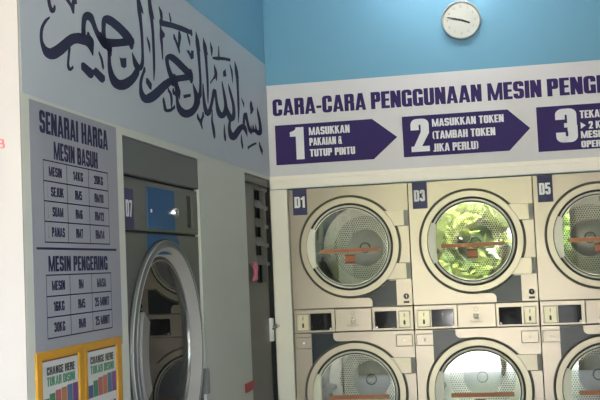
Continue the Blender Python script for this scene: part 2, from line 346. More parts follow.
STRIPS=[[[-3384,2420,-3376,2418],[-3392,2417,-3382,2413],[-3400,2413,-3388,2409],[-3409,2408,-3394,2405],[-3418,2403,-3400,2400],[-3427,2396,-3406,2394],[-3435,2389,-3414,2388],[-3443,2381,-3421,2381],[-3450,2373,-3426,2375],[-3454,2367,-3430,2369],[-3458,2360,-3433,2363],[-3460,2353,-3436,2357],[-3462,2347,-3437,2351],[-3463,2340,-3438,2345],[-3464,2332,-3439,2338],[-3463,2325,-3438,2331],[-3462,2318,-3436,2325],[-3460,2311,-3432,2320],[-3457,2305,-3426,2316],[-3454,2299,-3419,2312],[-3450,2293,-3412,2310],[-3446,2287,-3403,2309],[-3440,2281,-3393,2309],[-3433,2276,-3384,2310],[-3423,2273,-3377,2311],[-3411,2271,-3373,2312],[-3395,2270,-3371,2313],[-3376,2272,-3372,2314],[-3355,2276,-3372,2314],[-3336,2282,-3369,2316],[-3318,2289,-3361,2318],[-3302,2297,-3350,2323],[-3287,2304,-3339,2328],[-3271,2312,-3329,2333],[-3257,2320,-3317,2339],[-3244,2328,-3304,2346],[-3230,2336,-3291,2353],[-3216,2344,-3278,2360],[-3203,2353,-3264,2368],[-3191,2359,-3248,2377],[-3183,2363,-3230,2386],[-3175,2367,-3211,2395],[-3166,2369,-3192,2402],[-3158,2372,-3173,2408],[-3149,2374,-3154,2413],[-3140,2376,-3135,2418],[-3131,2377,-3115,2421],[-3121,2378,-3097,2424],[-3112,2379,-3080,2426],[-3102,2380,-3064,2427],[-3094,2381,-3047,2428],[-3088,2381,-3030,2427],[-3083,2382,-3014,2424],[-3076,2383,-3003,2419],[-3068,2383,-2997,2413],[-3058,2382,-2995,2406],[-3048,2380,-2993,2400],[-3040,2377,-2992,2393],[-3031,2373,-2991,2385],[-3023,2369,-2991,2378],[-3015,2364,-2992,2371]],[[-3063,2429,-3106,2419],[-3063,2436,-3105,2427],[-3064,2444,-3105,2435],[-3063,2452,-3104,2443],[-3062,2459,-3103,2451],[-3059,2467,-3102,2459],[-3056,2474,-3100,2467],[-3051,2481,-3098,2474],[-3046,2486,-3096,2482],[-3040,2490,-3091,2490],[-3034,2491,-3085,2498],[-3031,2491,-3074,2506],[-3033,2489,-3058,2514],[-3040,2487,-3038,2520],[-3045,2486,-3018,2523],[-3046,2487,-3001,2523],[-3044,2488,-2989,2521],[-3039,2488,-2981,2517],[-3031,2487,-2976,2512],[-3022,2485,-2972,2506],[-3014,2482,-2967,2500],[-3006,2477,-2961,2494],[-2999,2471,-2955,2487],[-2992,2464,-2949,2480],[-2984,2458,-2941,2474],[-2976,2451,-2932,2469],[-2967,2445,-2922,2463],[-2957,2438,-2911,2458],[-2946,2432,-2898,2454],[-2935,2426,-2884,2452],[-2924,2420,-2867,2450],[-2911,2415,-2850,2448],[-2897,2411,-2836,2446],[-2881,2409,-2826,2444],[-2864,2410,-2817,2441],[-2848,2411,-2808,2438],[-2832,2412,-2798,2435]],[[-3055,2420,-3019,2433],[-3054,2413,-3008,2430],[-3053,2407,-2997,2427],[-3050,2401,-2988,2421],[-3043,2396,-2985,2414],[-3035,2390,-2986,2405],[-3026,2385,-2987,2396]],[[-2858,2449,-2911,2437],[-2859,2459,-2909,2448],[-2861,2469,-2908,2458],[-2861,2479,-2907,2469],[-2861,2488,-2905,2478],[-2860,2497,-2904,2488],[-2857,2506,-2904,2497],[-2854,2514,-2903,2505],[-2850,2521,-2901,2513],[-2844,2525,-2898,2520],[-2839,2527,-2893,2528],[-2839,2525,-2881,2538],[-2846,2521,-2860,2547],[-2853,2519,-2836,2554],[-2852,2518,-2816,2557],[-2845,2518,-2800,2558],[-2835,2517,-2785,2559],[-2824,2517,-2770,2559],[-2812,2517,-2754,2558],[-2798,2516,-2737,2557],[-2783,2514,-2719,2556],[-2765,2513,-2699,2554],[-2746,2510,-2678,2551],[-2727,2508,-2657,2549],[-2710,2505,-2636,2545],[-2694,2502,-2617,2542],[-2679,2498,-2599,2539],[-2665,2494,-2583,2535],[-2652,2491,-2569,2531],[-2641,2489,-2559,2526],[-2631,2488,-2552,2522],[-2621,2486,-2547,2518],[-2610,2484,-2542,2513]],[[-2908,2416,-2887,2453],[-2888,2418,-2866,2456],[-2868,2420,-2846,2458],[-2844,2423,-2827,2461],[-2817,2428,-2808,2464],[-2789,2433,-2786,2468],[-2760,2440,-2762,2473],[-2730,2447,-2734,2479],[-2698,2455,-2703,2486],[-2663,2463,-2669,2495],[-2624,2473,-2632,2504],[-2584,2482,-2592,2514],[-2544,2492,-2552,2524]],[[-2934,2444,-2899,2460],[-2928,2438,-2885,2458],[-2922,2433,-2871,2456],[-2915,2427,-2858,2454],[-2907,2422,-2846,2451],[-2896,2418,-2835,2449],[-2885,2415,-2824,2447],[-2876,2413,-2812,2444],[-2869,2411,-2802,2439],[-2863,2410,-2797,2432],[-2857,2408,-2797,2425],[-2850,2405,-2799,2419],[-2842,2401,-2800,2414]],[[-2851,2426,-2807,2435],[-2850,2416,-2809,2424],[-2849,2406,-2811,2413],[-2849,2396,-2813,2403],[-2849,2386,-2814,2393],[-2849,2377,-2814,2384],[-2851,2367,-2814,2375],[-2852,2358,-2813,2366],[-2853,2348,-2810,2358],[-2852,2338,-2805,2349],[-2851,2327,-2799,2340],[-2848,2317,-2791,2332],[-2844,2307,-2782,2325],[-2839,2298,-2770,2320],[-2832,2289,-2758,2316],[-2823,2281,-2745,2313],[-2808,2274,-2735,2312],[-2788,2269,-2726,2312],[-2764,2268,-2718,2313],[-2736,2268,-2710,2314],[-2706,2272,-2704,2315],[-2675,2278,-2698,2317],[-2647,2286,-2688,2319],[-2622,2295,-2674,2323],[-2599,2305,-2658,2329],[-2577,2315,-2641,2335],[-2556,2326,-2623,2342],[-2536,2338,-2605,2349],[-2518,2350,-2590,2356],[-2503,2362,-2578,2363],[-2494,2373,-2567,2371],[-2486,2382,-2554,2380],[-2479,2392,-2541,2390]],[[-2491,2709,-2448,2721],[-2490,2696,-2444,2709],[-2489,2683,-2440,2696],[-2487,2670,-2437,2684],[-2485,2657,-2434,2671],[-2481,2645,-2431,2659],[-2476,2633,-2429,2646],[-2471,2621,-2428,2633],[-2467,2609,-2426,2620],[-2464,2597,-2424,2607],[-2461,2584,-2422,2594],[-2458,2572,-2421,2581],[-2456,2559,-2419,2567],[-2454,2544,-2419,2552],[-2453,2528,-2418,2536],[-2452,2512,-2418,2520],[-2452,2498,-2418,2505],[-2451,2485,-2418,2492],[-2452,2474,-2418,2481],[-2453,2463,-2418,2470],[-2455,2454,-2418,2460],[-2457,2445,-2419,2452],[-2461,2437,-2419,2444],[-2466,2430,-2420,2436],[-2472,2424,-2424,2428],[-2482,2418,-2431,2419],[-2493,2413,-2441,2409],[-2499,2410,-2456,2399],[-2486,2415,-2491,2388],[-2472,2416,-2524,2387],[-2476,2417,-2539,2391],[-2485,2420,-2549,2397],[-2496,2424,-2557,2404],[-2509,2429,-2562,2413],[-2524,2437,-2566,2424],[-2540,2445,-2568,2436],[-2555,2452,-2571,2447]],[[-2345,2745,-2301,2758],[-2343,2732,-2296,2745],[-2342,2718,-2292,2732],[-2340,2705,-2287,2719],[-2338,2692,-2283,2707],[-2334,2681,-2281,2696],[-2329,2672,-2279,2686],[-2324,2662,-2277,2675],[-2320,2651,-2276,2663],[-2316,2638,-2274,2649],[-2312,2623,-2272,2634],[-2309,2608,-2270,2617],[-2307,2591,-2268,2600],[-2305,2572,-2268,2580],[-2304,2551,-2267,2559],[-2304,2530,-2267,2538],[-2303,2510,-2267,2517],[-2303,2490,-2268,2497],[-2303,2472,-2269,2478],[-2303,2454,-2270,2460],[-2303,2437,-2272,2443],[-2303,2423,-2276,2427],[-2303,2410,-2280,2414],[-2303,2398,-2285,2401],[-2303,2385,-2289,2387]],[[-2944,2377,-2927,2383],[-2938,2371,-2918,2378],[-2931,2365,-2909,2372],[-2926,2358,-2902,2365],[-2921,2350,-2897,2356],[-2917,2340,-2893,2346],[-2912,2330,-2889,2335]],[[-3228,2342,-3207,2346],[-3231,2334,-3209,2337],[-3234,2325,-3212,2328],[-3236,2316,-3215,2319],[-3239,2308,-3217,2311],[-3241,2299,-3219,2303],[-3243,2291,-3222,2294],[-3245,2283,-3223,2287],[-3246,2276,-3223,2281],[-3245,2270,-3220,2277],[-3242,2265,-3217,2273],[-3238,2261,-3213,2272],[-3226,2258,-3214,2272],[-3209,2262,-3220,2271],[-3199,2267,-3216,2272],[-3192,2272,-3208,2276],[-3186,2276,-3200,2280]],[[-3399,2482,-3372,2490],[-3396,2475,-3369,2484],[-3394,2468,-3367,2477],[-3392,2461,-3365,2470],[-3388,2455,-3361,2465],[-3384,2450,-3356,2461],[-3380,2444,-3350,2457],[-3374,2439,-3345,2454],[-3358,2438,-3350,2454],[-3336,2447,-3362,2450],[-3331,2454,-3358,2453],[-3328,2460,-3351,2459],[-3325,2466,-3345,2465]],[[-2187,2655,-2165,2688],[-2158,2660,-2137,2692],[-2129,2665,-2107,2696],[-2099,2669,-2077,2701],[-2070,2674,-2047,2705],[-2040,2678,-2016,2710],[-2010,2683,-1985,2714],[-1980,2687,-1953,2718],[-1950,2690,-1920,2722],[-1919,2694,-1887,2726],[-1887,2697,-1853,2730],[-1855,2701,-1820,2733],[-1823,2704,-1788,2736],[-1793,2707,-1757,2738],[-1764,2710,-1728,2740],[-1734,2714,-1700,2742],[-1703,2717,-1671,2744]],[[-2195,2741,-2184,2745],[-2191,2732,-2169,2740],[-2186,2724,-2154,2735],[-2183,2715,-2142,2727],[-2179,2704,-2139,2715],[-2177,2693,-2140,2702],[-2174,2680,-2142,2688]],[[-2188,2645,-2161,2651],[-2190,2635,-2159,2642],[-2192,2625,-2156,2634],[-2194,2616,-2153,2625],[-2194,2605,-2151,2616],[-2193,2595,-2150,2605],[-2189,2584,-2150,2594],[-2186,2573,-2150,2582],[-2182,2561,-2150,2569],[-2179,2548,-2151,2554],[-2177,2534,-2152,2539],[-2174,2520,-2153,2524],[-2171,2505,-2154,2509]],[[-2045,2744,-2030,2749],[-2042,2735,-2023,2740],[-2039,2725,-2015,2732],[-2036,2716,-2008,2724]],[[-1992,2642,-1959,2653],[-1980,2635,-1947,2646],[-1968,2628,-1935,2639],[-1956,2620,-1923,2631],[-1944,2611,-1911,2621],[-1931,2600,-1901,2609],[-1918,2589,-1890,2598]],[[-1916,2665,-1861,2677],[-1916,2657,-1865,2668],[-1915,2650,-1869,2659],[-1916,2641,-1874,2649],[-1919,2631,-1880,2638],[-1924,2620,-1887,2626],[-1929,2609,-1894,2615]],[[-1769,2703,-1746,2710],[-1763,2695,-1735,2703],[-1757,2687,-1725,2696],[-1751,2679,-1717,2688],[-1744,2672,-1714,2679],[-1736,2664,-1714,2670],[-1728,2657,-1715,2661]],[[-2376,2557,-2363,2562],[-2371,2549,-2352,2556],[-2367,2542,-2341,2550],[-2362,2533,-2332,2541],[-2356,2523,-2330,2530],[-2350,2513,-2330,2517],[-2344,2502,-2331,2505]],[[-1347,2746,-1331,2750],[-1346,2735,-1317,2743],[-1345,2725,-1303,2735],[-1343,2715,-1295,2726],[-1340,2705,-1297,2714],[-1336,2695,-1304,2701],[-1332,2685,-1312,2689]],[[-1991,2443,-2063,2421],[-2004,2450,-2073,2430],[-2017,2458,-2083,2439],[-2030,2466,-2093,2448],[-2041,2473,-2102,2456],[-2050,2481,-2109,2466],[-2059,2489,-2115,2475],[-2066,2497,-2120,2484],[-2070,2504,-2124,2492],[-2071,2511,-2127,2500],[-2070,2518,-2128,2507],[-2066,2522,-2128,2515],[-2062,2524,-2120,2524],[-2062,2523,-2102,2535],[-2062,2521,-2077,2544],[-2060,2521,-2049,2552],[-2056,2520,-2019,2556],[-2047,2520,-1992,2558],[-2031,2519,-1967,2557],[-2012,2518,-1943,2556],[-1991,2516,-1918,2554],[-1968,2513,-1892,2551],[-1943,2510,-1864,2547],[-1918,2506,-1838,2544],[-1893,2503,-1813,2540],[-1871,2500,-1791,2538],[-1850,2497,-1769,2535],[-1832,2494,-1749,2533],[-1816,2492,-1730,2530],[-1802,2490,-1715,2526],[-1789,2488,-1703,2523],[-1777,2487,-1694,2519],[-1763,2485,-1684,2516]],[[-1716,2519,-1698,2487],[-1748,2512,-1730,2480],[-1780,2504,-1763,2473],[-1811,2497,-1795,2466],[-1842,2489,-1828,2459],[-1874,2482,-1862,2452],[-1908,2474,-1895,2445],[-1943,2467,-1926,2438],[-1976,2459,-1954,2431],[-2006,2451,-1979,2425],[-2035,2444,-2001,2418],[-2064,2435,-2021,2412],[-2092,2427,-2041,2405],[-2120,2417,-2060,2397],[-2147,2407,-2079,2389],[-2172,2398,-2098,2380],[-2197,2387,-2118,2371],[-2222,2376,-2138,2362],[-2245,2365,-2158,2351],[-2267,2355,-2181,2340],[-2287,2346,-2205,2329],[-2310,2336,-2229,2317],[-2332,2327,-2254,2306],[-2353,2319,-2280,2295],[-2369,2313,-2307,2285],[-2384,2308,-2333,2277],[-2395,2304,-2361,2270],[-2398,2302,-2393,2264],[-2394,2302,-2429,2260],[-2395,2300,-2458,2263],[-2404,2300,-2475,2268],[-2416,2300,-2485,2275],[-2427,2302,-2493,2283],[-2436,2306,-2497,2291],[-2443,2311,-2497,2299],[-2449,2317,-2497,2308],[-2452,2325,-2495,2317],[-2453,2332,-2494,2326],[-2453,2341,-2492,2335],[-2450,2349,-2489,2345],[-2445,2359,-2482,2356],[-2437,2370,-2473,2368],[-2427,2383,-2460,2381],[-2414,2397,-2447,2395],[-2402,2410,-2434,2408]],[[-2022,2428,-1955,2444],[-2018,2421,-1950,2438],[-2014,2415,-1944,2432],[-2009,2408,-1939,2425],[-2004,2401,-1934,2419],[-1997,2395,-1927,2413],[-1989,2388,-1919,2407],[-1982,2383,-1911,2401],[-1975,2378,-1906,2394],[-1967,2373,-1906,2386],[-1960,2369,-1909,2379],[-1952,2365,-1914,2372],[-1944,2360,-1918,2365]],[[-2001,2414,-1946,2424],[-1998,2401,-1947,2410],[-1994,2388,-1948,2396],[-1991,2375,-1948,2383],[-1988,2363,-1947,2370],[-1987,2353,-1946,2360],[-1987,2343,-1943,2350],[-1987,2333,-1940,2342],[-1986,2324,-1933,2335],[-1984,2314,-1923,2328],[-1981,2305,-1911,2323],[-1976,2297,-1898,2319],[-1966,2289,-1884,2317],[-1951,2282,-1869,2315],[-1932,2276,-1852,2314],[-1907,2272,-1838,2314],[-1873,2271,-1830,2315],[-1834,2274,-1824,2316],[-1796,2280,-1813,2318],[-1760,2289,-1799,2320],[-1726,2298,-1786,2323],[-1695,2310,-1770,2328],[-1668,2322,-1750,2334],[-1645,2335,-1730,2342],[-1624,2347,-1714,2350],[-1607,2359,-1702,2358],[-1591,2372,-1694,2366],[-1579,2384,-1688,2374],[-1574,2396,-1684,2381],[-1576,2407,-1682,2388],[-1584,2416,-1681,2395],[-1595,2423,-1682,2404],[-1608,2431,-1684,2413],[-1623,2439,-1687,2424],[-1642,2448,-1691,2435],[-1661,2456,-1695,2447],[-1680,2464,-1700,2459]],[[-1614,2745,-1596,2749],[-1616,2732,-1584,2741],[-1619,2720,-1571,2732],[-1620,2708,-1560,2723],[-1620,2695,-1551,2712],[-1618,2684,-1547,2701],[-1613,2673,-1546,2688],[-1608,2661,-1546,2675],[-1604,2647,-1545,2660],[-1599,2631,-1544,2643],[-1595,2614,-1543,2625],[-1590,2595,-1542,2605],[-1587,2577,-1541,2587],[-1584,2559,-1539,2568],[-1581,2540,-1537,2549],[-1579,2522,-1536,2530],[-1579,2506,-1535,2513],[-1580,2490,-1535,2498],[-1583,2476,-1537,2484],[-1586,2464,-1539,2471],[-1591,2452,-1540,2459],[-1598,2441,-1541,2449],[-1606,2432,-1541,2440],[-1615,2425,-1543,2431],[-1623,2420,-1550,2422],[-1629,2416,-1563,2413],[-1637,2413,-1580,2405],[-1648,2408,-1594,2399],[-1661,2402,-1606,2394]],[[-1482,2739,-1463,2744],[-1483,2728,-1449,2737],[-1485,2718,-1435,2731],[-1486,2707,-1422,2723],[-1485,2696,-1413,2714],[-1482,2686,-1409,2703],[-1477,2676,-1408,2691],[-1472,2665,-1409,2679],[-1467,2653,-1409,2665],[-1463,2638,-1409,2650],[-1459,2623,-1408,2634],[-1456,2607,-1408,2617],[-1453,2591,-1407,2600],[-1451,2575,-1405,2584],[-1448,2560,-1403,2569],[-1447,2544,-1402,2553],[-1445,2528,-1401,2536],[-1445,2512,-1401,2520],[-1444,2496,-1402,2503],[-1444,2480,-1403,2486],[-1444,2464,-1405,2471],[-1443,2450,-1408,2456],[-1442,2437,-1412,2442],[-1441,2424,-1416,2428],[-1439,2411,-1420,2414]],[[-1524,2489,-1501,2493],[-1526,2474,-1498,2479],[-1529,2459,-1494,2465],[-1531,2444,-1490,2451],[-1532,2429,-1486,2437],[-1532,2414,-1480,2423],[-1531,2398,-1474,2409],[-1528,2383,-1467,2395],[-1524,2370,-1457,2384],[-1517,2358,-1444,2374],[-1508,2346,-1428,2366],[-1494,2336,-1414,2361],[-1441,2334,-1440,2360],[-1387,2352,-1464,2354],[-1372,2366,-1447,2363],[-1360,2381,-1427,2377],[-1349,2395,-1409,2391],[-1338,2409,-1395,2405],[-1326,2424,-1383,2418],[-1315,2438,-1372,2433],[-1304,2452,-1362,2446],[-1292,2467,-1352,2461],[-1280,2483,-1344,2476],[-1270,2495,-1335,2489],[-1276,2494,-1313,2504],[-1319,2490,-1256,2506],[-1311,2484,-1251,2497],[-1304,2474,-1248,2485],[-1297,2465,-1244,2475],[-1292,2455,-1241,2465],[-1289,2445,-1237,2454],[-1286,2434,-1233,2443],[-1283,2422,-1226,2433],[-1281,2411,-1217,2423],[-1279,2399,-1205,2413],[-1276,2387,-1192,2405],[-1268,2377,-1179,2399],[-1256,2369,-1164,2395],[-1240,2362,-1149,2393],[-1213,2357,-1142,2393],[-1163,2359,-1158,2392],[-1111,2370,-1172,2389],[-1078,2383,-1162,2392],[-1055,2396,-1147,2397],[-1039,2410,-1133,2405],[-1031,2422,-1122,2413],[-1029,2435,-1113,2424],[-1030,2448,-1107,2437],[-1034,2461,-1103,2449],[-1039,2474,-1104,2462],[-1046,2487,-1109,2475],[-1055,2501,-1115,2489],[-1065,2514,-1121,2503],[-1076,2528,-1125,2518],[-1088,2541,-1130,2533],[-1101,2555,-1135,2548],[-1114,2568,-1139,2563]],[[-1104,2436,-1041,2450],[-1095,2425,-1023,2441],[-1086,2414,-1005,2432],[-1077,2403,-988,2424],[-1065,2393,-970,2417],[-1051,2384,-950,2411],[-1035,2376,-930,2406],[-1012,2369,-917,2404],[-952,2369,-945,2402],[-886,2387,-978,2394],[-868,2401,-967,2398],[-859,2414,-950,2407],[-854,2426,-936,2417],[-853,2439,-929,2429],[-855,2453,-926,2442],[-859,2467,-926,2456],[-864,2480,-929,2469],[-872,2492,-934,2480],[-881,2503,-942,2490],[-891,2513,-951,2500],[-901,2523,-960,2510],[-911,2532,-968,2520],[-921,2541,-976,2529],[-931,2550,-984,2538],[-941,2557,-990,2546],[-951,2564,-993,2554],[-960,2569,-995,2561],[-970,2574,-996,2568],[-979,2579,-997,2575]],[[-832,2735,-808,2740],[-832,2722,-794,2731],[-833,2710,-779,2722],[-834,2697,-766,2712],[-832,2685,-756,2701],[-828,2673,-750,2689],[-822,2661,-748,2676],[-815,2649,-748,2662],[-810,2636,-747,2648],[-807,2623,-747,2634],[-805,2609,-748,2619],[-804,2594,-749,2604],[-803,2578,-750,2587],[-802,2558,-749,2567],[-802,2536,-749,2545],[-802,2514,-748,2522],[-802,2494,-749,2502],[-801,2477,-751,2485],[-800,2462,-753,2469],[-800,2448,-757,2454],[-799,2435,-761,2440],[-800,2423,-766,2427],[-801,2412,-772,2415],[-803,2401,-779,2404],[-804,2390,-785,2392]],[[-945,2698,-923,2703],[-937,2687,-907,2694],[-929,2676,-891,2685],[-922,2664,-880,2673],[-915,2648,-878,2655],[-909,2630,-881,2635],[-903,2612,-884,2615]],[[-1286,2632,-1266,2637],[-1285,2620,-1249,2629],[-1285,2608,-1233,2620],[-1283,2596,-1222,2610],[-1277,2586,-1220,2598],[-1268,2577,-1225,2585],[-1259,2567,-1230,2573]],[[-1293,2575,-1263,2574],[-1320,2559,-1294,2559],[-1346,2544,-1324,2543],[-1372,2529,-1353,2528]],[[-1305,2668,-1299,2681],[-1283,2670,-1276,2686],[-1261,2673,-1253,2691],[-1238,2675,-1230,2696],[-1212,2679,-1204,2701],[-1182,2684,-1176,2706],[-1150,2691,-1145,2711],[-1118,2697,-1110,2717],[-1086,2702,-1074,2723],[-1052,2708,-1038,2728],[-1017,2713,-1000,2733],[-979,2718,-963,2738],[-942,2723,-926,2742]],[[-1180,2758,-1163,2761],[-1185,2738,-1161,2743],[-1190,2718,-1159,2724],[-1195,2697,-1157,2705]],[[-2037,2369,-2000,2382],[-2022,2365,-1988,2376],[-2006,2361,-1977,2371],[-1990,2356,-1965,2365]],[[-2106,2366,-2081,2376],[-2098,2363,-2071,2373],[-2090,2360,-2062,2370],[-2084,2356,-2052,2366],[-2079,2353,-2044,2362],[-2075,2347,-2038,2355],[-2072,2341,-2035,2348],[-2070,2334,-2033,2341],[-2069,2327,-2032,2333],[-2068,2321,-2034,2326],[-2068,2314,-2037,2319],[-2069,2308,-2041,2311],[-2069,2301,-2045,2305]],[[-2187,2304,-2150,2312],[-2184,2297,-2146,2305],[-2181,2290,-2143,2298],[-2178,2283,-2139,2291],[-2176,2277,-2135,2286],[-2174,2273,-2132,2281],[-2174,2268,-2129,2278],[-2169,2263,-2127,2277],[-2154,2260,-2128,2277],[-2133,2260,-2123,2277],[-2111,2263,-2111,2279],[-2088,2267,-2096,2282],[-2066,2272,-2083,2284],[-2045,2279,-2072,2288],[-2028,2286,-2058,2293],[-2013,2293,-2041,2299],[-1999,2299,-2024,2305]],[[-1364,2377,-1344,2379],[-1370,2361,-1345,2364],[-1376,2345,-1346,2349],[-1381,2330,-1346,2335],[-1384,2317,-1344,2322],[-1384,2307,-1340,2314],[-1381,2299,-1333,2308],[-1378,2292,-1326,2302],[-1374,2285,-1319,2294],[-1371,2276,-1315,2285],[-1366,2266,-1311,2275],[-1361,2256,-1308,2265],[-1357,2246,-1305,2254]],[[-1647,2300,-1608,2311],[-1633,2294,-1594,2305],[-1620,2287,-1578,2298],[-1607,2281,-1565,2290],[-1594,2273,-1557,2281],[-1581,2264,-1552,2270],[-1568,2256,-1547,2260]],[[-1549,2329,-1510,2331],[-1561,2316,-1523,2318],[-1574,2304,-1536,2306],[-1586,2292,-1548,2294]],[[-1124,2326,-1106,2328],[-1129,2312,-1104,2316],[-1134,2299,-1102,2303],[-1138,2287,-1099,2292],[-1138,2276,-1095,2282],[-1137,2266,-1089,2273],[-1136,2256,-1084,2263]],[[-1014,2369,-961,2374],[-1022,2357,-966,2363],[-1030,2345,-972,2351],[-1037,2333,-975,2340],[-1041,2321,-974,2330],[-1043,2310,-967,2323],[-1042,2300,-956,2316],[-1039,2291,-942,2310],[-1034,2283,-928,2306],[-1027,2275,-915,2302],[-1016,2268,-902,2299],[-992,2261,-899,2300],[-925,2263,-936,2298],[-865,2277,-961,2293],[-836,2289,-951,2297],[-816,2299,-931,2306],[-796,2309,-909,2316],[-775,2319,-888,2325],[-753,2330,-866,2336],[-734,2340,-840,2347],[-717,2347,-812,2358],[-701,2353,-784,2368],[-686,2358,-752,2377],[-684,2360,-711,2387],[-702,2358,-653,2393],[-708,2360,-615,2389],[-695,2358,-599,2381],[-678,2354,-591,2373],[-662,2350,-586,2366],[-648,2346,-582,2359],[-636,2341,-581,2351],[-624,2336,-581,2344],[-611,2331,-581,2336]],[[-640,2383,-699,2376],[-635,2397,-695,2389],[-630,2410,-691,2403],[-624,2423,-687,2416],[-617,2434,-681,2428],[-607,2445,-675,2439],[-596,2455,-667,2450],[-588,2460,-655,2460],[-638,2452,-586,2475],[-641,2451,-565,2467],[-631,2443,-558,2457],[-621,2433,-552,2445],[-611,2422,-545,2434],[-602,2413,-537,2424],[-595,2402,-529,2414],[-588,2392,-519,2404],[-579,2383,-509,2396],[-570,2374,-497,2389],[-561,2366,-485,2383],[-548,2360,-473,2380],[-522,2355,-472,2379],[-472,2359,-490,2378],[-439,2367,-486,2379],[-424,2372,-464,2386],[-419,2373,-429,2393],[-414,2373,-395,2397],[-402,2373,-368,2399],[-387,2373,-342,2401],[-375,2372,-313,2401],[-361,2371,-282,2400],[-339,2367,-256,2398],[-307,2365,-243,2397],[-235,2372,-280,2393],[-191,2389,-298,2386],[-182,2400,-289,2391],[-180,2411,-279,2400],[-181,2422,-272,2410],[-183,2433,-269,2422],[-189,2447,-270,2434],[-196,2460,-273,2448],[-203,2472,-276,2460],[-212,2484,-282,2471],[-221,2494,-289,2482],[-231,2504,-297,2492],[-241,2513,-302,2502],[-250,2521,-304,2511],[-260,2528,-303,2520],[-270,2535,-302,2529],[-279,2542,-301,2538]],[[-496,2514,-408,2536],[-482,2511,-402,2531],[-470,2509,-393,2525],[-463,2507,-394,2515],[-465,2502,-413,2504],[-476,2493,-438,2494],[-488,2484,-461,2484]],[[-700,2537,-681,2542],[-690,2530,-665,2537],[-682,2524,-647,2532],[-674,2518,-635,2526],[-666,2512,-631,2519],[-659,2507,-632,2511],[-652,2501,-634,2504]],[[-565,2253,-592,2260],[-527,2263,-556,2271],[-489,2273,-518,2281],[-453,2281,-480,2291],[-421,2289,-442,2299],[-388,2296,-407,2306],[-354,2304,-371,2312]],[[-289,2302,-241,2311],[-277,2291,-219,2302],[-265,2280,-197,2292],[-254,2271,-182,2283],[-244,2266,-179,2275],[-236,2263,-186,2269],[-226,2259,-192,2264]],[[-746,2312,-726,2315],[-750,2301,-721,2304],[-754,2289,-717,2294],[-756,2278,-712,2284],[-754,2269,-707,2276],[-749,2261,-702,2268],[-745,2252,-697,2259]],[[-396,2396,-449,2388],[-405,2402,-446,2396],[-413,2408,-442,2403],[-422,2414,-438,2411]],[[-320,2399,-375,2390],[-331,2408,-372,2401],[-341,2416,-370,2412],[-351,2425,-367,2423]],[[-462,2374,-515,2368],[-464,2383,-504,2379],[-466,2393,-494,2390],[-468,2402,-484,2400]]]
POLYS=[[[-3117,2306],[-3102,2314],[-3084,2315],[-2999,2302],[-2998,2278],[-3021,2266],[-3045,2265],[-3117,2284]],[[-2998,2305],[-2975,2318],[-2883,2300],[-2883,2282],[-2908,2268],[-2936,2268],[-3009,2288]],[[-2718,2408],[-2698,2406],[-2639,2418],[-2640,2382],[-2667,2369],[-2702,2370]],[[-2402,2375],[-2376,2378],[-2325,2361],[-2335,2331],[-2361,2333],[-2405,2352]],[[-1864,2383],[-1740,2409],[-1737,2394],[-1857,2367]],[[-1102,2634],[-1041,2661],[-1025,2622],[-1096,2605]],[[-3249,2518],[-3213,2527],[-3189,2516],[-3179,2536],[-3142,2545],[-3135,2526],[-3159,2518],[-3165,2483],[-3180,2478],[-3201,2499]],[[-1785,2620],[-1745,2629],[-1711,2619],[-1706,2635],[-1660,2644],[-1662,2603],[-1712,2588],[-1743,2605]],[[-2448,2718],[-2413,2680],[-2404,2656],[-2432,2661],[-2452,2675]],[[-2306,2747],[-2274,2695],[-2260,2667],[-2292,2671],[-2307,2701]],[[-1591,2734],[-1556,2715],[-1532,2663],[-1572,2670]],[[-1455,2731],[-1421,2708],[-1388,2671],[-1432,2676]],[[-803,2728],[-774,2700],[-734,2659],[-786,2659]],[[-2165,2647],[-2116,2632],[-2122,2617],[-2170,2595]]]

# ------------------------------------------------------------------ camera
cd = bpy.data.cameras.new('camera'); cam = bpy.data.objects.new('camera', cd); COL.objects.link(cam)
rm = Matrix(((0.979976, 0.055009, 0.191366), (0.194314, -0.05443, -0.979428), (-0.043461, 0.997001, -0.064029))).to_4x4()
cam.matrix_world = Matrix.Translation((1.50353, -6.68311, 1.52034)) @ rm
cd.sensor_width = 36.0; cd.lens = 36.0 * 1032.237 / 600.0; cd.clip_start = 0.01
scene.camera = cam

# ------------------------------------------------------------------ the room
XL, XR, YF, YB, ZC = -1.5, 2.80, -7.45, 1.45, 3.65
struct(MB().box(XL - .1, XR + .1, YF - .1, YB + .1, -.12, 0).build('floor', M['floor']))
struct(MB().box(XL - .1, XR + .1, YF - .1, YB + .1, ZC, ZC + .15).build('ceiling', M['ceil']))
w = MB()                                    # the long wall on the left: opening for the big dryer, opening for the door
T = -.10
for (y0, y1, z0, z1) in ((-3.61, -2.712, 0, 2.6), (-2.712, -1.650, 2.088, 2.6), (-1.650, -.690, 0, 2.6), (-.690, -.004, 2.100, 2.6)):
    w.box(T, 0, y0, y1, z0, z1, 0)
w.box(T, 0, -3.61, -.004, 2.6, ZC, 1)
struct(w.build('wall_left', [M['white'], M['blue']]))
wall_end = struct(MB().box(XL, -.0005, -3.62, -3.52, 0, ZC).build('wall_end', M['bright']))
struct(MB().box(-.004, XR, 0, .10, 2.034, ZC, 0).build('wall_back', M['blue']))
struct(MB().box(XR, XR + .1, YF, YB, 0, ZC).build('wall_right', M['right']))
struct(MB().box(XL - .1, XL, YF, YB, 0, ZC).build('wall_outer', M['white']))
struct(MB().box(XL, XR, YB, YB + .1, 0, ZC).build('wall_rear', M['white']))
wf = MB().box(XL, XR, YF - .1, YF, 2.75, ZC)
wf.box(2.45, XR, YF - .1, YF, 0, 2.75); wf.box(XL, -.08, YF - .1, YF, 0, 2.75)
struct(wf.build('wall_front', M['white']))
struct(MB().box(2.38, 2.45, YF - .1, YF + .02, 0, 2.75).build('trim_5', M['dark']))
